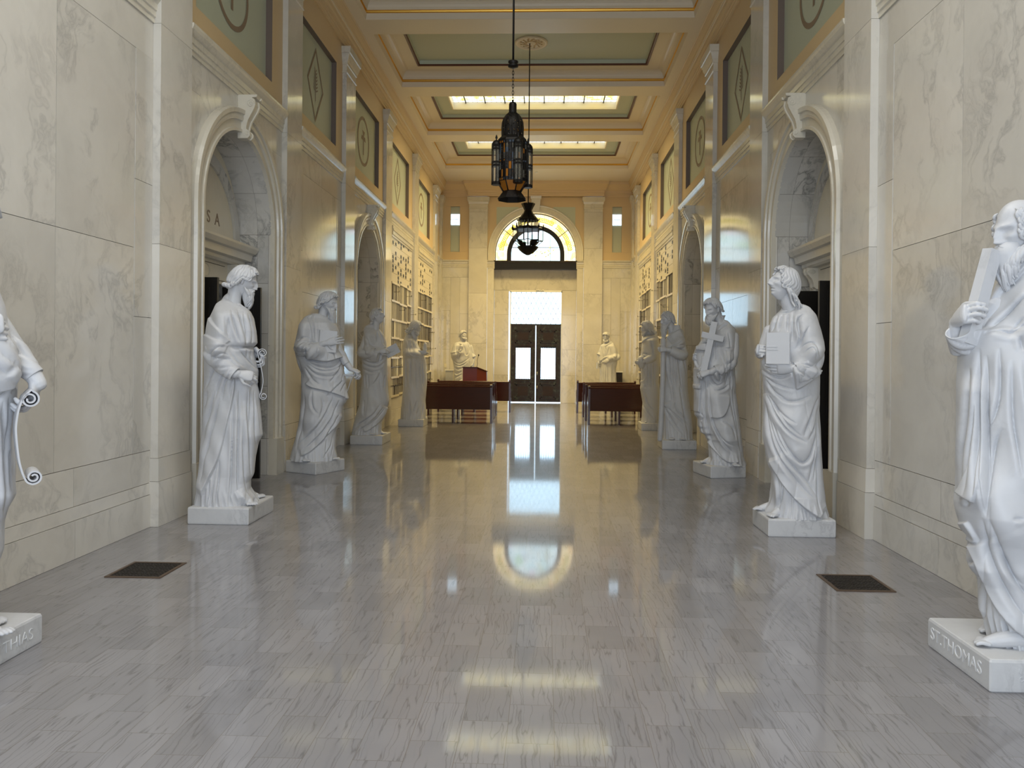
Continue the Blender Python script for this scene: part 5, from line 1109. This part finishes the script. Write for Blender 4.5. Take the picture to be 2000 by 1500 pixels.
def beard(B,c,yaw,pitch,L,s=1.2,roll=0,seed=2,width=1.0):
    rg=random.Random(seed); X,F,Uv=frame(yaw,pitch,roll); c=Vector(c); dn=(Vector((0,0,-1))*.6-Uv*.4).normalized()
    def P3(x,y,z): return c+(X*x+F*y+Uv*z)*s
    ch=P3(0,.075,-.085)
    B.limb([P3(0,.070,-.075),ch+dn*L*.35,ch+dn*L*.8],[.050*s*width,.042*s*width,.016*s],5,14)
    for i in range(62):
        a=math.radians(-84+168*(i+rg.uniform(-.4,.4))/62); lay=rg.uniform(0,1)
        st=P3(.070*math.sin(a),.078*math.cos(a)+.012,-.045-.030*math.cos(a)*(.6+.5*lay))
        tip=ch+X*(.045*math.sin(a)*width*s)+F*(.018*math.cos(a)-.012+.02*(1-lay))*s+dn*(L*(.30+.70*math.cos(a)**1.2)*rg.uniform(.75,1.05))
        ph=rg.uniform(0,6); pts=[]
        for q in range(7):
            f=q/6; p=st.lerp(tip,f)+F*(.020*math.sin(PI*f)*s)+X*(.006*math.sin(ph+f*8)*s); pts.append(p)
        B.limb(pts,[r_*s for r_ in (.006,.0085,.0100,.0100,.009,.0070,.0025)],3,8)
    for sd in (-1,1):
        B.limb([P3(sd*.003,.104,-.040),P3(sd*.016,.104,-.046),P3(sd*.032,.094,-.062),P3(sd*.036,.088,-.082)],[.006*s,.008*s,.008*s,.003*s],4,8)
def hand(B,wr,dirv,back,side=1,s=1.18,curl=(25,30,20),thumb=(30,20),spread=3,idx=None):
    ey=Vector(dirv).normalized(); ez=Vector(back); ez=(ez-ey*ez.dot(ey)).normalized(); ex=ey.cross(ez)*side; wr=Vector(wr)
    Q=lambda x,y,z: wr+(ex*x+ey*y+ez*z)*s
    rs=[]
    for y,hw,ht,dx in ((-.02,.026,.021,0),(0,.028,.020,0),(.025,.035,.021,.002),(.055,.042,.019,.002),(.085,.042,.015,0),(.098,.037,.011,0),(.104,.026,.006,0)):
        rs.append([tuple(Q(dx+hw*math.copysign(abs(math.cos(a))**1.0,math.cos(a)),y,ht*math.sin(a))) for a in [2*PI*k/20 for k in range(20)]])
    B.rings(rs,'statue',True,True,True,True)
    for f,(bx,by,Ls) in enumerate(((.031,.088,(.043,.027,.021)),(.0105,.094,(.047,.030,.022)),(-.0105,.090,(.044,.028,.021)),(-.0305,.080,(.035,.021,.018)))):
        ang=0; p=Q(bx,by-.012,0); sp=math.radians((1.5-f)*spread); pts=[p]; rad=[.0105*s]
        cc=idx if (f==0 and idx is not None) else curl
        for L,cv in zip(Ls,cc):
            ang+=math.radians(cv*(1+.06*f)); d=(ey*math.cos(ang)-ez*math.sin(ang)); d=(d+ex*math.sin(sp)*math.cos(ang)).normalized()
            k0=pts[-1]; pts+= [k0+d*L*.5*s,k0+d*L*s+ (d*.012*s if len(pts)==1 else d*0)]; rad+=[.0088*s,.0094*s if len(rad)<4 else .0072*s]
        B.limb(pts,rad,2,10)
    a,b=thumb; p=Q(.026,.022,-.006); d=(ex*math.sin(math.radians(a+18))+ey*math.cos(math.radians(a+18))-ez*.25).normalized(); p1=p+d*.040*s
    d2=(ey*math.cos(math.radians(a-b))+ex*math.sin(math.radians(a-b))-ez*.35).normalized(); p2=p1+d2*.032*s; p3=p2+d2*.026*s-ez*.004*s
    B.limb([p,p1,p2,p3],[.015*s,.0120*s,.0105*s,.008*s],3,12)
def foot(B,p,yaw,s=1.15):
    y=math.radians(yaw); F=Vector((math.sin(y),-math.cos(y),0)); X=F.cross(Vector((0,0,1))); p=Vector(p)
    B.limb([p-F*.13*s+Vector((0,0,.05)),p-F*.07*s+Vector((0,0,.046)),p-F*.02*s+Vector((0,0,.034)),p+F*.035*s+Vector((0,0,.020))],[.038*s,.040*s,.036*s,.024*s],4,14)
    for k in range(5):
        x=(k-2)*.0165*s; l=(.052,.056,.050,.042,.034)[k]*s; b=p+F*.035*s+X*x+Vector((0,0,.018))
        B.limb([b,b+F*l*.6+Vector((0,0,.006)),b+F*l-Vector((0,0,.002))],[.010*s,.0105*s,.0085*s],2,8)
def sleeve(t,pts,rad,cre,m=64,n=14,hollow=True,flat=1.0,name='sleeve',mat_='statue'):
    rad=[rad[0]*.35]+list(rad[1:]); p0=pts[0]+(pts[1]-pts[0])*.25; p0=Vector((p0.x*.8,p0.y*.55,p0.z)); pts=[p0]+list(pts[1:])
    A=tube_arr([tuple(p) for p in pts],rad,n,m,flat); c=A.mean(1,keepdims=True); nr=A-c; nr/=np.linalg.norm(nr,axis=2)[...,None]+1e-9
    w=np.clip((-nr[...,1]+.2)/.6,0,1); disp=w*folds(A[...,0],A[...,2],cre)
    k=A.shape[0]; T=np.linspace(0,1,k)[:,None]; th=np.linspace(0,2*PI,m,endpoint=False)[None]
    disp=disp-.006*np.abs(np.sin(3*th+14*T+np.sin(th*2)))*np.sin(PI*T)
    disp=disp-.016*(1-np.abs(np.sin(2*th+11*T+1.2*np.sin(th+5*T))))**3*np.sin(PI*np.clip(T*.9+.05,0,1))
    A=A+nr*disp[...,None]
    if hollow:
        c1=A[-1].mean(0); back=A[-1]-A[-3]; bk=back.mean(0); bk/=np.linalg.norm(bk)
        A=np.concatenate([A,[c1+(A[-1]-c1)*.97+bk*.004],[c1+(A[-1]-c1)*.86],[c1+(A[-1]-c1)*.80-bk*.05]])
    return grid_mesh(A,name,t,mat_)
def slab_prop(t,name,c,ax,hx,hy,hz,yaw=0,roll=0,pages=True,parent=None,pitch=0):
    """bound book: centre, half sizes (width, thickness, height); roll turns it in the picture plane"""
    R=Matrix.Rotation(math.radians(yaw),3,'Z')@Matrix.Rotation(math.radians(roll),3,'Y')@Matrix.Rotation(math.radians(pitch),3,'X')
    B=MB(); X,Y,Z=[R@Vector(e) for e in ((1,0,0),(0,1,0),(0,0,1))]; c=Vector(c)
    for s in (-1,1): B.obox(c+Y*s*(hy-.004),X*hx,Y*.004,Z*hz,'statue')
    if pages: B.obox(c+X*.003,X*(hx-.006),Y*(hy-.006),Z*(hz-.006),'statue')
    rs=[[c-X*(hx)+X*(-.010*math.cos(a))+Y*hy*math.sin(a)+Z*sz for a in [-PI/2+PI*k/8 for k in range(9)]] for sz in (-hz,hz)]
    B.rings([[tuple(p) for p in r] for r in rs],'statue')
    return B,X,Y,Z
def ribbon(t,name,path,w0,d,th=.006):
    """scroll: path in (u,z), swept along d from d-w0/2 to d+w0/2"""
    B=MB(); P=crom([(a,b,0) for a,b in path],6); T=np.gradient(P,axis=0); T/=np.linalg.norm(T,axis=1)[:,None]+1e-9; Nn=np.stack([-T[:,1],T[:,0]],1)*th/2
    rs=[]
    for p,nn in zip(P,Nn): rs.append([tuple(V(p[0]+nn[0],p[1]+nn[1],d-w0/2)),tuple(V(p[0]+nn[0],p[1]+nn[1],d+w0/2)),tuple(V(p[0]-nn[0],p[1]-nn[1],d+w0/2)),tuple(V(p[0]-nn[0],p[1]-nn[1],d-w0/2))])
    B.rings(rs,'statue',smooth=False); return B.build(name,t)
def spiral(cx,cz,r0,a0,turns,sgn=1,n=26,k=.62): return [(cx+r0*(1-k*i/n)*math.cos(a0+sgn*2*PI*turns*i/n),cz+r0*(1-k*i/n)*math.sin(a0+sgn*2*PI*turns*i/n)) for i in range(n+1)]
def plinth(t,d,x0,x1,y0,y1,rot,wavy=0,h=.15):
    """rectangular slab given in hall coordinates before its own turn"""
    B=MB(); cx,cy=(x0+x1)/2,(y0+y1)/2; hx,hy=(x1-x0)/2,(y1-y0)/2; rg=random.Random(int(cx*100))
    az=d['az']; o=Vector((d['x'],d['y'],0)); Ri=Matrix.Rotation(az,3,'Z'); Rr=Matrix.Rotation(math.radians(rot),3,'Z'); rs=[]
    for z,q in ((0,-.006),(.006,-.001),(.02,0),(h-.014,0),(h-.003,-.004),(h,-.010)):
        ring=[]
        for (sx,sy) in ((-1,-1),(1,-1),(1,1),(-1,1)):
            for ex,ey in (((0,.006),(.006,0)) if (sx*sy>0) else ((.006,0),(0,.006))):
                v=Rr@Vector((sx*(hx+q-ex),sy*(hy+q-ey),0))+Vector((cx,cy,0))-o; v=Ri@v; ring.append((v.x,v.y,z))
        rs.append(ring)
    B.rings(rs,'plinth'); return B.build('plinth',t)
def figure(B,t,vox):
    o=B.build('figure',t); m=o.modifiers.new('fuse','REMESH'); m.mode='VOXEL'; m.voxel_size=vox; m.use_smooth_shade=True
    s_=o.modifiers.new('ease','SMOOTH'); s_.factor=.4; s_.iterations=1
    return o
def statue(key,label,dep):
    d=DATA[key]; t=empty('marble_statue',(d['x'],d['y'],0),label,'statue','robed marble apostle statues',rz=-d['az']); return t,d
def core(B,d,zt=1.9):
    B.limb([V(0,.3,0),V(0,1.0,0),V(0,1.6,0),V(0,zt,0)],[.05,.07,.09,.06],4,12)

# ---- left side, second from the camera: bearded man with a scroll
def st_L2():
    t,d=statue('L2','white marble statue facing right with a small scroll, before the nearer left arch',0)
    plinth(t,d,-2.80,-2.257,6.62,7.243,0); robe(t,d,DEP_P,.75,(-.01,0),.05)
    B=FB(); hc=V(.075,2.165,.02); head(B,hc,88,22,1.12); neck(B,hc,88,22,V(-.02,1.90,0)); core(B,d)
    B.limb([V(-.10,1.85,.14),V(-.16,1.52,.22),V(-.02,1.335,.30),V(.03,1.325,.31)],[.06,.052,.040,.034],5,14)
    hand(B,V(.035,1.322,.31),(1,0,-.18),(.15,-1,.45),1,1.2,(32,38,20),(38,30),2,idx=(48,55,20))
    B.limb([V(.0,1.6,-.15),V(.14,1.50,-.10),V(.20,1.50,-.02)],[.055,.045,.036],4,14)
    hand(B,V(.19,1.535,.0),(.55,-.25,-.55),(.75,-.1,.5),-1,1.15,(45,50,30),(30,20))
    foot(B,V(.13,.15,.22),20); foot(B,V(.17,.15,-.10),70)
    figure(B,t,.0048)
    hair(hc,88,22,'bob',1.12,0,3,1.25).build('hair',t)
    b=FB(); beard(b,hc,88,22,.135,1.12,0,4,1.0); b.build('beard',t)
    sleeve(t,[V(-.14,1.62,.13),V(-.16,1.50,.20),V(-.07,1.38,.27),V(.012,1.325,.305)],[.085,.10,.082,.056],[k for k in d['cre']],64,14)
    path=spiral(.240,1.508,.040,PI,1.6,-1)[::-1]+[(.215,1.44),(.235,1.35),(.248,1.25),(.232,1.15)]+spiral(.252,1.112,.034,2.4,1.5,1)
    ribbon(t,'scroll',path,.13,.02)
st_L2()
# ---- right side, second from the camera: long-haired man with a book
def st_R2():
    t,d=statue('R2','white marble statue of long-haired man with upright book, before the nearer right arch',0)
    plinth(t,d,2.212,2.775,6.53,7.03,0); robe(t,d,DEP_F,.75,(.0,0),.035)
    B=FB(); hc=V(-.085,2.145,.05); head(B,hc,-62,-16,1.20,0,True); neck(B,hc,-62,-16,V(.01,1.88,0)); core(B,d,1.85)
    B.limb([V(.14,1.80,.05),V(.18,1.52,.14),V(.06,1.42,.26),V(.0,1.42,.275)],[.06,.055,.042,.035],5,14)
    hand(B,V(.0,1.418,.275),(-1,.0,-.02),(.1,-1,-.35),1,1.22,(12,14,10),(52,34),2)
    B.limb([V(-.2,1.75,-.05),V(-.27,1.55,-.02),V(-.285,1.57,.07)],[.055,.045,.036],4,14)
    hand(B,V(-.285,1.575,.085),(-.05,-1,.02),(-1,-.05,.1),1,1.15,(62,72,50),(20,20))
    foot(B,V(-.12,.15,.20),-35); foot(B,V(-.22,.15,-.02),-80)
    figure(B,t,.0048)
    hair(hc,-62,-16,'long',1.20,0,9,1.3).build('hair',t)
    sleeve(t,[V(.12,1.80,.06),V(.170,1.60,.13),V(.155,1.46,.19),V(.075,1.41,.240),V(.02,1.395,.255)],[.075,.080,.088,.085,.082],[k for k in d['cre']],72,12,True,.75)
    b,X,Y,Z=slab_prop(t,'book',V(-.118,1.588,.285),0,.093,.027,.132,-8,0)
    for s in (-1,1): b.obox(V(-.118,1.588,.285)-X*.05-Y*.029+Z*s*.012,X*.045,Y*.002,Z*.0025,'statue')
    b.build('book',t)
st_R2()
# ---- right side, nearest: bald bearded man with a beam
def st_R1():
    t,d=statue('R1','large white marble statue of balding bearded man gripping a beam, nearest on the right',0)
    plinth(t,d,2.345,2.95,3.54,4.107,0); robe(t,d,[(a,b*1.15,c*1.1) for a,b,c in DEP_F],.72)
    B=FB(); hc=V(.0,2.13,.04); head(B,hc,-52,14,1.24); neck(B,hc,-52,14,V(.07,1.86,0)); core(B,d,1.85)
    B.limb([V(-.10,1.76,.05),V(-.24,1.56,.08),V(-.262,1.665,.16)],[.06,.05,.034],5,14)
    hand(B,V(-.262,1.688,.175),(.35,-.80,.30),(-.85,-.45,.15),-1,1.2,(38,62,50),(30,42),2)
    foot(B,V(-.085,.15,.19),-70,1.0); foot(B,V(-.07,.15,-.02),-75,1.0)
    figure(B,t,.0042)
    hair(hc,-52,14,'bald',1.24,0,5,1.9).build('hair',t)
    b=FB(); beard(b,hc,-52,14,.17,1.24,0,8,1.15); b.build('beard',t)
    sleeve(t,[V(-.10,1.72,.05),V(-.18,1.60,.10),V(-.235,1.60,.17),V(-.25,1.64,.205)],[.07,.075,.065,.058],[],56,10)
    b=MB(); p0,p1=V(-.115,2.03,.13),V(-.212,1.578,.20); ax=(p1-p0); L=ax.length; ax/=L; sx=Vector((.80,-.60,.1)); sx=(sx-ax*sx.dot(ax)).normalized(); sy=ax.cross(sx)
    b.obox((p0+p1)/2,sx*.026,sy*.034,ax*L/2,'statue'); b.build('beam',t)
    c=text_mesh('ST.THOMAS',.088,.0012,'seam',basis((0,0,0),(1,0,0),(0,1,0),(0,0,1)),'inscription',t)
    # carved letters on the aisle side and the front of the plinth
    az=d['az']; Ri=Matrix.Rotation(az,3,'Z').to_4x4(); O=Matrix.Translation((-d['x'],-d['y'],0))
    Mw=Ri@O@basis((2.344,3.84,.052),(0,-1,0),(0,0,1),(-1,0,0)); c.data.transform(Mw); c.data.materials[0]=M['letter']
    for s_,sz,x,z in (('FATTO COVI',.042,2.56,.088),('OPERA COVI',.030,2.56,.055),('PIETRASANTA',.028,2.60,.014)):
        c=text_mesh(s_ if s_!='FATTO COVI' else 'L.LE COVI',sz,.0010,'letter2' if sz<.03 else 'letter',Ri@O@basis((x,3.539,z),(1,0,0),(0,0,1),(0,-1,0)),'inscription',t)
M['letter']=simple('pale_cut_lettering',(.74,.75,.76),.6); M['letter2']=simple('grey_cut_lettering',(.30,.30,.31),.6)
st_R1()
# ---- left side, nearest (mostly outside the frame): man with a long scroll
def st_L1():
    t,d=statue('L1','large white marble statue with long unrolled scroll, nearest on the left, partly out of view',0)
    plinth(t,d,-2.82,-2.262,3.30,3.88,0); robe(t,d,DEP_F,.85)
    B=FB(); hc=V(.06,2.13,.03); head(B,hc,35,8,1.22); neck(B,hc,35,8,V(.02,1.86,0)); core(B,d,1.85)
    B.limb([V(.10,1.78,.02),V(.20,1.58,.06),V(.30,1.42,.12),V(.345,1.34,.15)],[.065,.055,.045,.036],5,14)
    hand(B,V(.325,1.385,.13),(.02,-.10,-1),(.95,-.2,.1),-1,1.28,(30,52,40),(62,20),2)
    B.limb([V(-.15,1.75,.10),V(-.06,1.62,.24),V(.06,1.62,.28)],[.06,.05,.036],4,14)
    hand(B,V(.07,1.62,.28),(1,-.1,.1),(0,-1,.2),1,1.2,(60,70,40),(30,30))
    foot(B,V(.15,.15,.18),45,1.1); foot(B,V(.12,.15,.02),70,1.1)
    figure(B,t,.0050)
    hair(hc,35,8,'bob',1.22,0,21,1).build('hair',t)
    sleeve(t,[V(.08,1.80,.02),V(.13,1.66,.05),V(.22,1.53,.09),V(.29,1.43,.12),V(.325,1.385,.135)],[.09,.080,.070,.058,.046],[('v',12,12,[(180,1600),(260,1560)]),('v',12,12,[(200,1520),(280,1490)]),('v',10,10,[(230,1590),(290,1480)])],56,10)
    sleeve(t,[V(.13,1.66,.18),V(.16,1.54,.22),V(.19,1.40,.22),V(.20,1.32,.20)],[.06,.08,.09,.05],[('v',16,14,[(120,1500),(200,1380),(260,1440)])],56,10,False,.7,'drapery')
    path=spiral(.300,1.272,.040,PI*.5,1.8,-1,30,.72)[::-1]+[(.262,1.25),(.245,1.15),(.250,1.05),(.262,.96),(.285,.885)]+spiral(.318,.898,.034,4.4,1.7,1,30,.72)
    ribbon(t,'scroll',path,.17,.17,.008)
    az=d['az']; Ri=Matrix.Rotation(az,3,'Z').to_4x4(); O=Matrix.Translation((-d['x'],-d['y'],0))
    text_mesh('ST.MATTHIAS',.082,.0012,'letter',Ri@O@basis((-2.2605,3.56,.045),(0,1,0),(0,0,1),(1,0,0)),'inscription',t)
st_L1()
# ---- left side, third: man with book and sword
def st_L3():
    t,d=statue('L3','white marble statue with book and sword, on the left between the two arches',0)
    plinth(t,d,-2.88,-2.365,9.52,10.05,-27); robe(t,d,DEP_F,1.15)
    B=FB(); hc=V(.135,2.165,.03); head(B,hc,66,16,1.14); neck(B,hc,66,16,V(.06,1.90,0)); core(B,d,1.85)
    B.limb([V(-.14,1.80,.05),V(-.2,1.52,.15),V(.04,1.62,.25),V(.10,1.64,.265)],[.06,.055,.042,.035],5,14)
    hand(B,V(.105,1.64,.270),(.95,-.1,.30),(0,-1,.1),1,1.22,(8,14,10),(56,10),5)
    B.limb([V(.2,1.75,.0),V(.30,1.50,.06),V(.42,1.32,.13)],[.06,.052,.038],4,14)
    hand(B,V(.425,1.315,.13),(.85,-.2,-.35),(.2,-.3,1),-1,1.2,(45,55,35),(30,20))
    foot(B,V(-.13,.15,.20),10); foot(B,V(.20,.15,.08),40)
    figure(B,t,.0060)
    hair(hc,66,16,'bob',1.14,0,12,1.2).build('hair',t)
    b=FB(); beard(b,hc,66,16,.20,1.14,0,14,.9); b.build('beard',t)
    sleeve(t,[V(-.14,1.72,.08),V(-.19,1.60,.14),V(-.10,1.56,.21),V(.04,1.585,.245)],[.09,.105,.095,.078],d['cre'],56,12,True,.8)
    sleeve(t,[V(.22,1.68,.02),V(.29,1.52,.06),V(.37,1.38,.11)],[.075,.062,.050],[],40,10)
    b,X,Y,Z=slab_prop(t,'book',V(.135,1.665,.235),0,.105,.03,.135,0,4); b.build('book',t)
    b=FB(); b.limb([V(.50,1.27,.14),V(.44,1.20,.12),V(.385,1.03,.09)],[.010,.018,.012],3,8,.4); b.limb([V(.35,1.235,.12),V(.54,1.235,.12)],[.014,.014],2,8); b.limb([V(.47,1.24,.13),V(.50,1.30,.15)],[.014,.017],3,10); b.build('sword',t)
st_L3()
# ---- right side, third: man with a cross
def st_R3():
    t,d=statue('R3','white marble statue holding a cross, on the right between the two arches',0)
    plinth(t,d,2.33,2.80,9.68,10.25,12); robe(t,d,DEP_F,1.15)
    B=FB(); hc=V(-.150,2.125,.06); head(B,hc,-42,20,1.14); neck(B,hc,-42,20,V(-.03,1.88,0)); core(B,d,1.85)
    B.limb([V(.12,1.78,.05),V(.10,1.48,.15),V(-.13,1.34,.27),V(-.17,1.325,.28)],[.06,.055,.042,.035],5,14)
    hand(B,V(-.175,1.325,.28),(-.9,-.15,-.22),(.1,-.8,.6),1,1.2,(38,48,30),(35,20))
    B.limb([V(-.22,1.75,.0),V(-.33,1.58,.04),V(-.315,1.63,.14)],[.055,.045,.036],4,14)
    hand(B,V(-.325,1.63,.15),(.85,-.55,.12),(-.2,-.9,.1),-1,1.15,(50,62,45),(30,25))
    foot(B,V(.13,.15,.22),25); foot(B,V(-.20,.15,.05),-60)
    figure(B,t,.0060)
    hair(hc,-42,20,'short',1.14,0,31,1.4).build('hair',t)
    b=FB(); beard(b,hc,-42,20,.085,1.14,0,33,1.0); b.build('beard',t)
    sleeve(t,[V(.10,1.62,.10),V(.085,1.46,.16),V(-.02,1.37,.235),V(-.11,1.345,.262)],[.07,.080,.078,.066],d['cre'],56,12,True,.85)
    sleeve(t,[V(-.24,1.70,.0),V(-.31,1.56,.03),V(-.345,1.50,.06),V(-.34,1.52,.10)],[.06,.07,.06,.048],[],40,10)
    b=MB(); p0,p1=V(-.125,1.955,.215),V(-.265,1.26,.265); ax=(p1-p0); L=ax.length; ax/=L; sx=Vector((1,0,.1)); sx=(sx-ax*sx.dot(ax)).normalized(); sy=ax.cross(sx)
    b.obox((p0+p1)/2,sx*.038,sy*.026,ax*L/2,'statue'); cc=V(-.145,1.768,.235); cx=Vector((.270,-.02,-.066)).normalized(); cz=Vector((0,0,1)); cz=(cz-cx*cz.dot(cx)).normalized(); b.obox(cc,cx*.138,cx.cross(cz)*.030,cz*.036,'statue'); b.build('cross',t)
st_R3()
def generic(key,label,dep,q,hd,style,bd,arms,feet,props,pl,vox,hs=1.14):
    t,d=statue(key,label,0)
    if pl: plinth(t,d,*pl)
    robe(t,d,dep,q); B=FB(); (u,z,dd),yaw,pit=hd; hc=V(u,z,dd); head(B,hc,yaw,pit,hs); neck(B,hc,yaw,pit,V(u*.4,1.88,0)); core(B,d,1.85)
    for pts,rad,hn in arms:
        B.limb([V(*p) for p in pts],rad,5,12)
        if hn: hand(B,V(*pts[-1]),*hn)
        sleeve(t,[V(*p) for p in pts[:-1]],[r*1.75 for r in rad[:-1]],[],36,8)
    for (u,z,dd),y in feet: foot(B,V(u,z,dd),y)
    figure(B,t,vox); hair(hc,yaw,pit,style,hs,0,int(abs(d['y'])*10),.9).build('hair',t)
    if bd: b=FB(); beard(b,hc,yaw,pit,bd,hs,0,7,1.0); b.build('beard',t)
    props(t)
def pr_L4(t):
    b,X,Y,Z=slab_prop(t,'book',V(.335,1.575,.10),0,.115,.02,.085,-10,-28); b.build('book',t)
generic('L4','white marble statue holding a book out to the right, before the farther left arch',DEP_F,1.5,((.085,2.155,.03),62,-14),'bob',.0,
 [([(-.10,1.80,.08),(-.16,1.53,.15),(.05,1.54,.25),(.12,1.56,.25)],[.06,.055,.042,.034],((1,-.2,.1),(0,-1,.1),1,1.1,(30,40,20))),([(.15,1.75,-.02),(.2,1.50,.02),(.27,1.53,.08)],[.055,.045,.034],((.9,-.1,.3),(.2,-.3,-1),1,1.1,(15,15,10)))],
 [((-.02,.15,.18),30),((.15,.15,.08),60)],pr_L4,(-2.925,-2.38,12.70,13.40,0),.0085)
def pr_L5(t):
    b=MB(); b.obox(V(.12,1.575,.12),(.15,0,.0),(0,.10,0),(0,0,.028),'statue'); b.build('bread_tray',t)
    b=FB(); b.limb([V(.235,1.60,.10),V(.235,1.66,.10),V(.240,1.74,.10),V(.235,1.765,.10)],[.038,.048,.036,.018],4,12); b.build('cup',t)
generic('L5','warm-lit marble statue with bowed head and cup, by the left niche wall',DEP_P,1.7,((.03,2.10,.02),88,26),'long',.05,
 [([(-.08,1.80,.16),(-.13,1.55,.22),(.05,1.52,.20),(.12,1.52,.18)],[.06,.055,.042,.034],((1,0,0),(0,-.6,-1),1,1.1,(15,20,10)))],
 [((.08,.15,.16),60),((.2,.15,-.05),85)],pr_L5,(-2.76,-2.225,16.03,16.62,0),.010)
def pr_R4(t):
    b=FB(); b.limb([V(-.218,1.80,.14),V(-.22,1.2,.18),V(-.235,.6,.2),V(-.255,.152,.2)],[.045,.042,.042,.045],4,14); b.build('staff',t)
generic('R4','white marble statue with long beard and thick staff, before the farther right arch',DEP_F,1.5,((-.155,2.125,.06),-60,12),'cap',.22,
 [([(.08,1.78,.08),(.10,1.55,.17),(-.10,1.62,.24),(-.16,1.63,.235)],[.06,.055,.042,.034],((-.8,-.3,.05),(.1,-1,.1),1,1.1,(45,60,40)))],
 [((-.05,.15,.2),-10),((.10,.15,.2),10)],pr_R4,(2.24,2.80,12.61,13.15,0),.0085)
def pr_R5(t):
    b=FB(); b.limb([V(-.19,1.33,.16),V(-.19,1.40,.16),V(-.19,1.46,.16)],[.07,.095,.088],3,18); b.build('vessel',t)
generic('R5','warm-lit marble statue with long hair and bowl, right, partly behind the staff statue',DEP_P,1.7,((-.085,2.12,.02),-78,18),'long',.06,
 [([(.05,1.78,.14),(.04,1.52,.2),(-.12,1.42,.22),(-.17,1.40,.22)],[.06,.055,.042,.034],((-1,0,-.1),(0,-1,0),1,1.1,(30,40,20)))],
 [((-.03,.15,.16),-60)],pr_R5,(2.30,2.84,15.83,16.40,0),.010)
def pr_L6(t):
    b,X,Y,Z=slab_prop(t,'book',V(.185,1.21,.14),0,.045,.05,.13,20,0); b.build('book',t)
    b=FB(); b.limb([V(-.115,1.74,.28),V(-.125,1.85,.27)],[.010,.010],2,6); b.limb([V(-.15,1.86,.27),V(-.10,1.86,.27)],[.018,.018],2,6); b.build('keys',t)
generic('L6','yellow-lit marble statue with raised hand, behind the podium at the end wall',DEP_F,1.8,((-.05,2.13,.03),48,4),'short',.05,
 [([(-.22,1.78,.06),(-.28,1.56,.12),(-.14,1.64,.24),(-.11,1.70,.25)],[.06,.055,.042,.034],((.1,-.3,1),(0,-1,0),1,1.1,(40,50,30))),([(.2,1.78,.02),(.28,1.45,.05),(.26,1.26,.12)],[.06,.052,.036],((-.1,-.1,-1),(1,-.2,0),1,1.1,(25,30,20)))],
 [((-.1,.15,.2),-10),((.15,.15,.2),20)],pr_L6,(-2.5,-1.86,23.3,23.9,0),.012)
def pr_R6(t):
    b,X,Y,Z=slab_prop(t,'book',V(-.31,1.235,.06),0,.05,.045,.095,20,0); b.build('book',t)
generic('R6','yellow-lit marble statue with bowed head, at the end wall right of the doors',DEP_F,1.8,((-.09,2.12,.05),-16,24),'short',.05,
 [([(-.22,1.78,.03),(-.30,1.55,.06),(-.32,1.38,.08)],[.06,.052,.036],((-.05,-.1,-1),(-1,-.2,0),-1,1.1,(30,30,20))),([(.18,1.75,.05),(.27,1.50,.10),(.09,1.46,.22),(.02,1.42,.24)],[.06,.052,.042,.034],((-1,-.1,-.5),(0,-1,.2),1,1.1,(15,15,10)))],
 [((-.1,.15,.2),-10),((.15,.15,.2),20)],pr_R6,(1.95,2.55,23.3,23.9,0),.012)
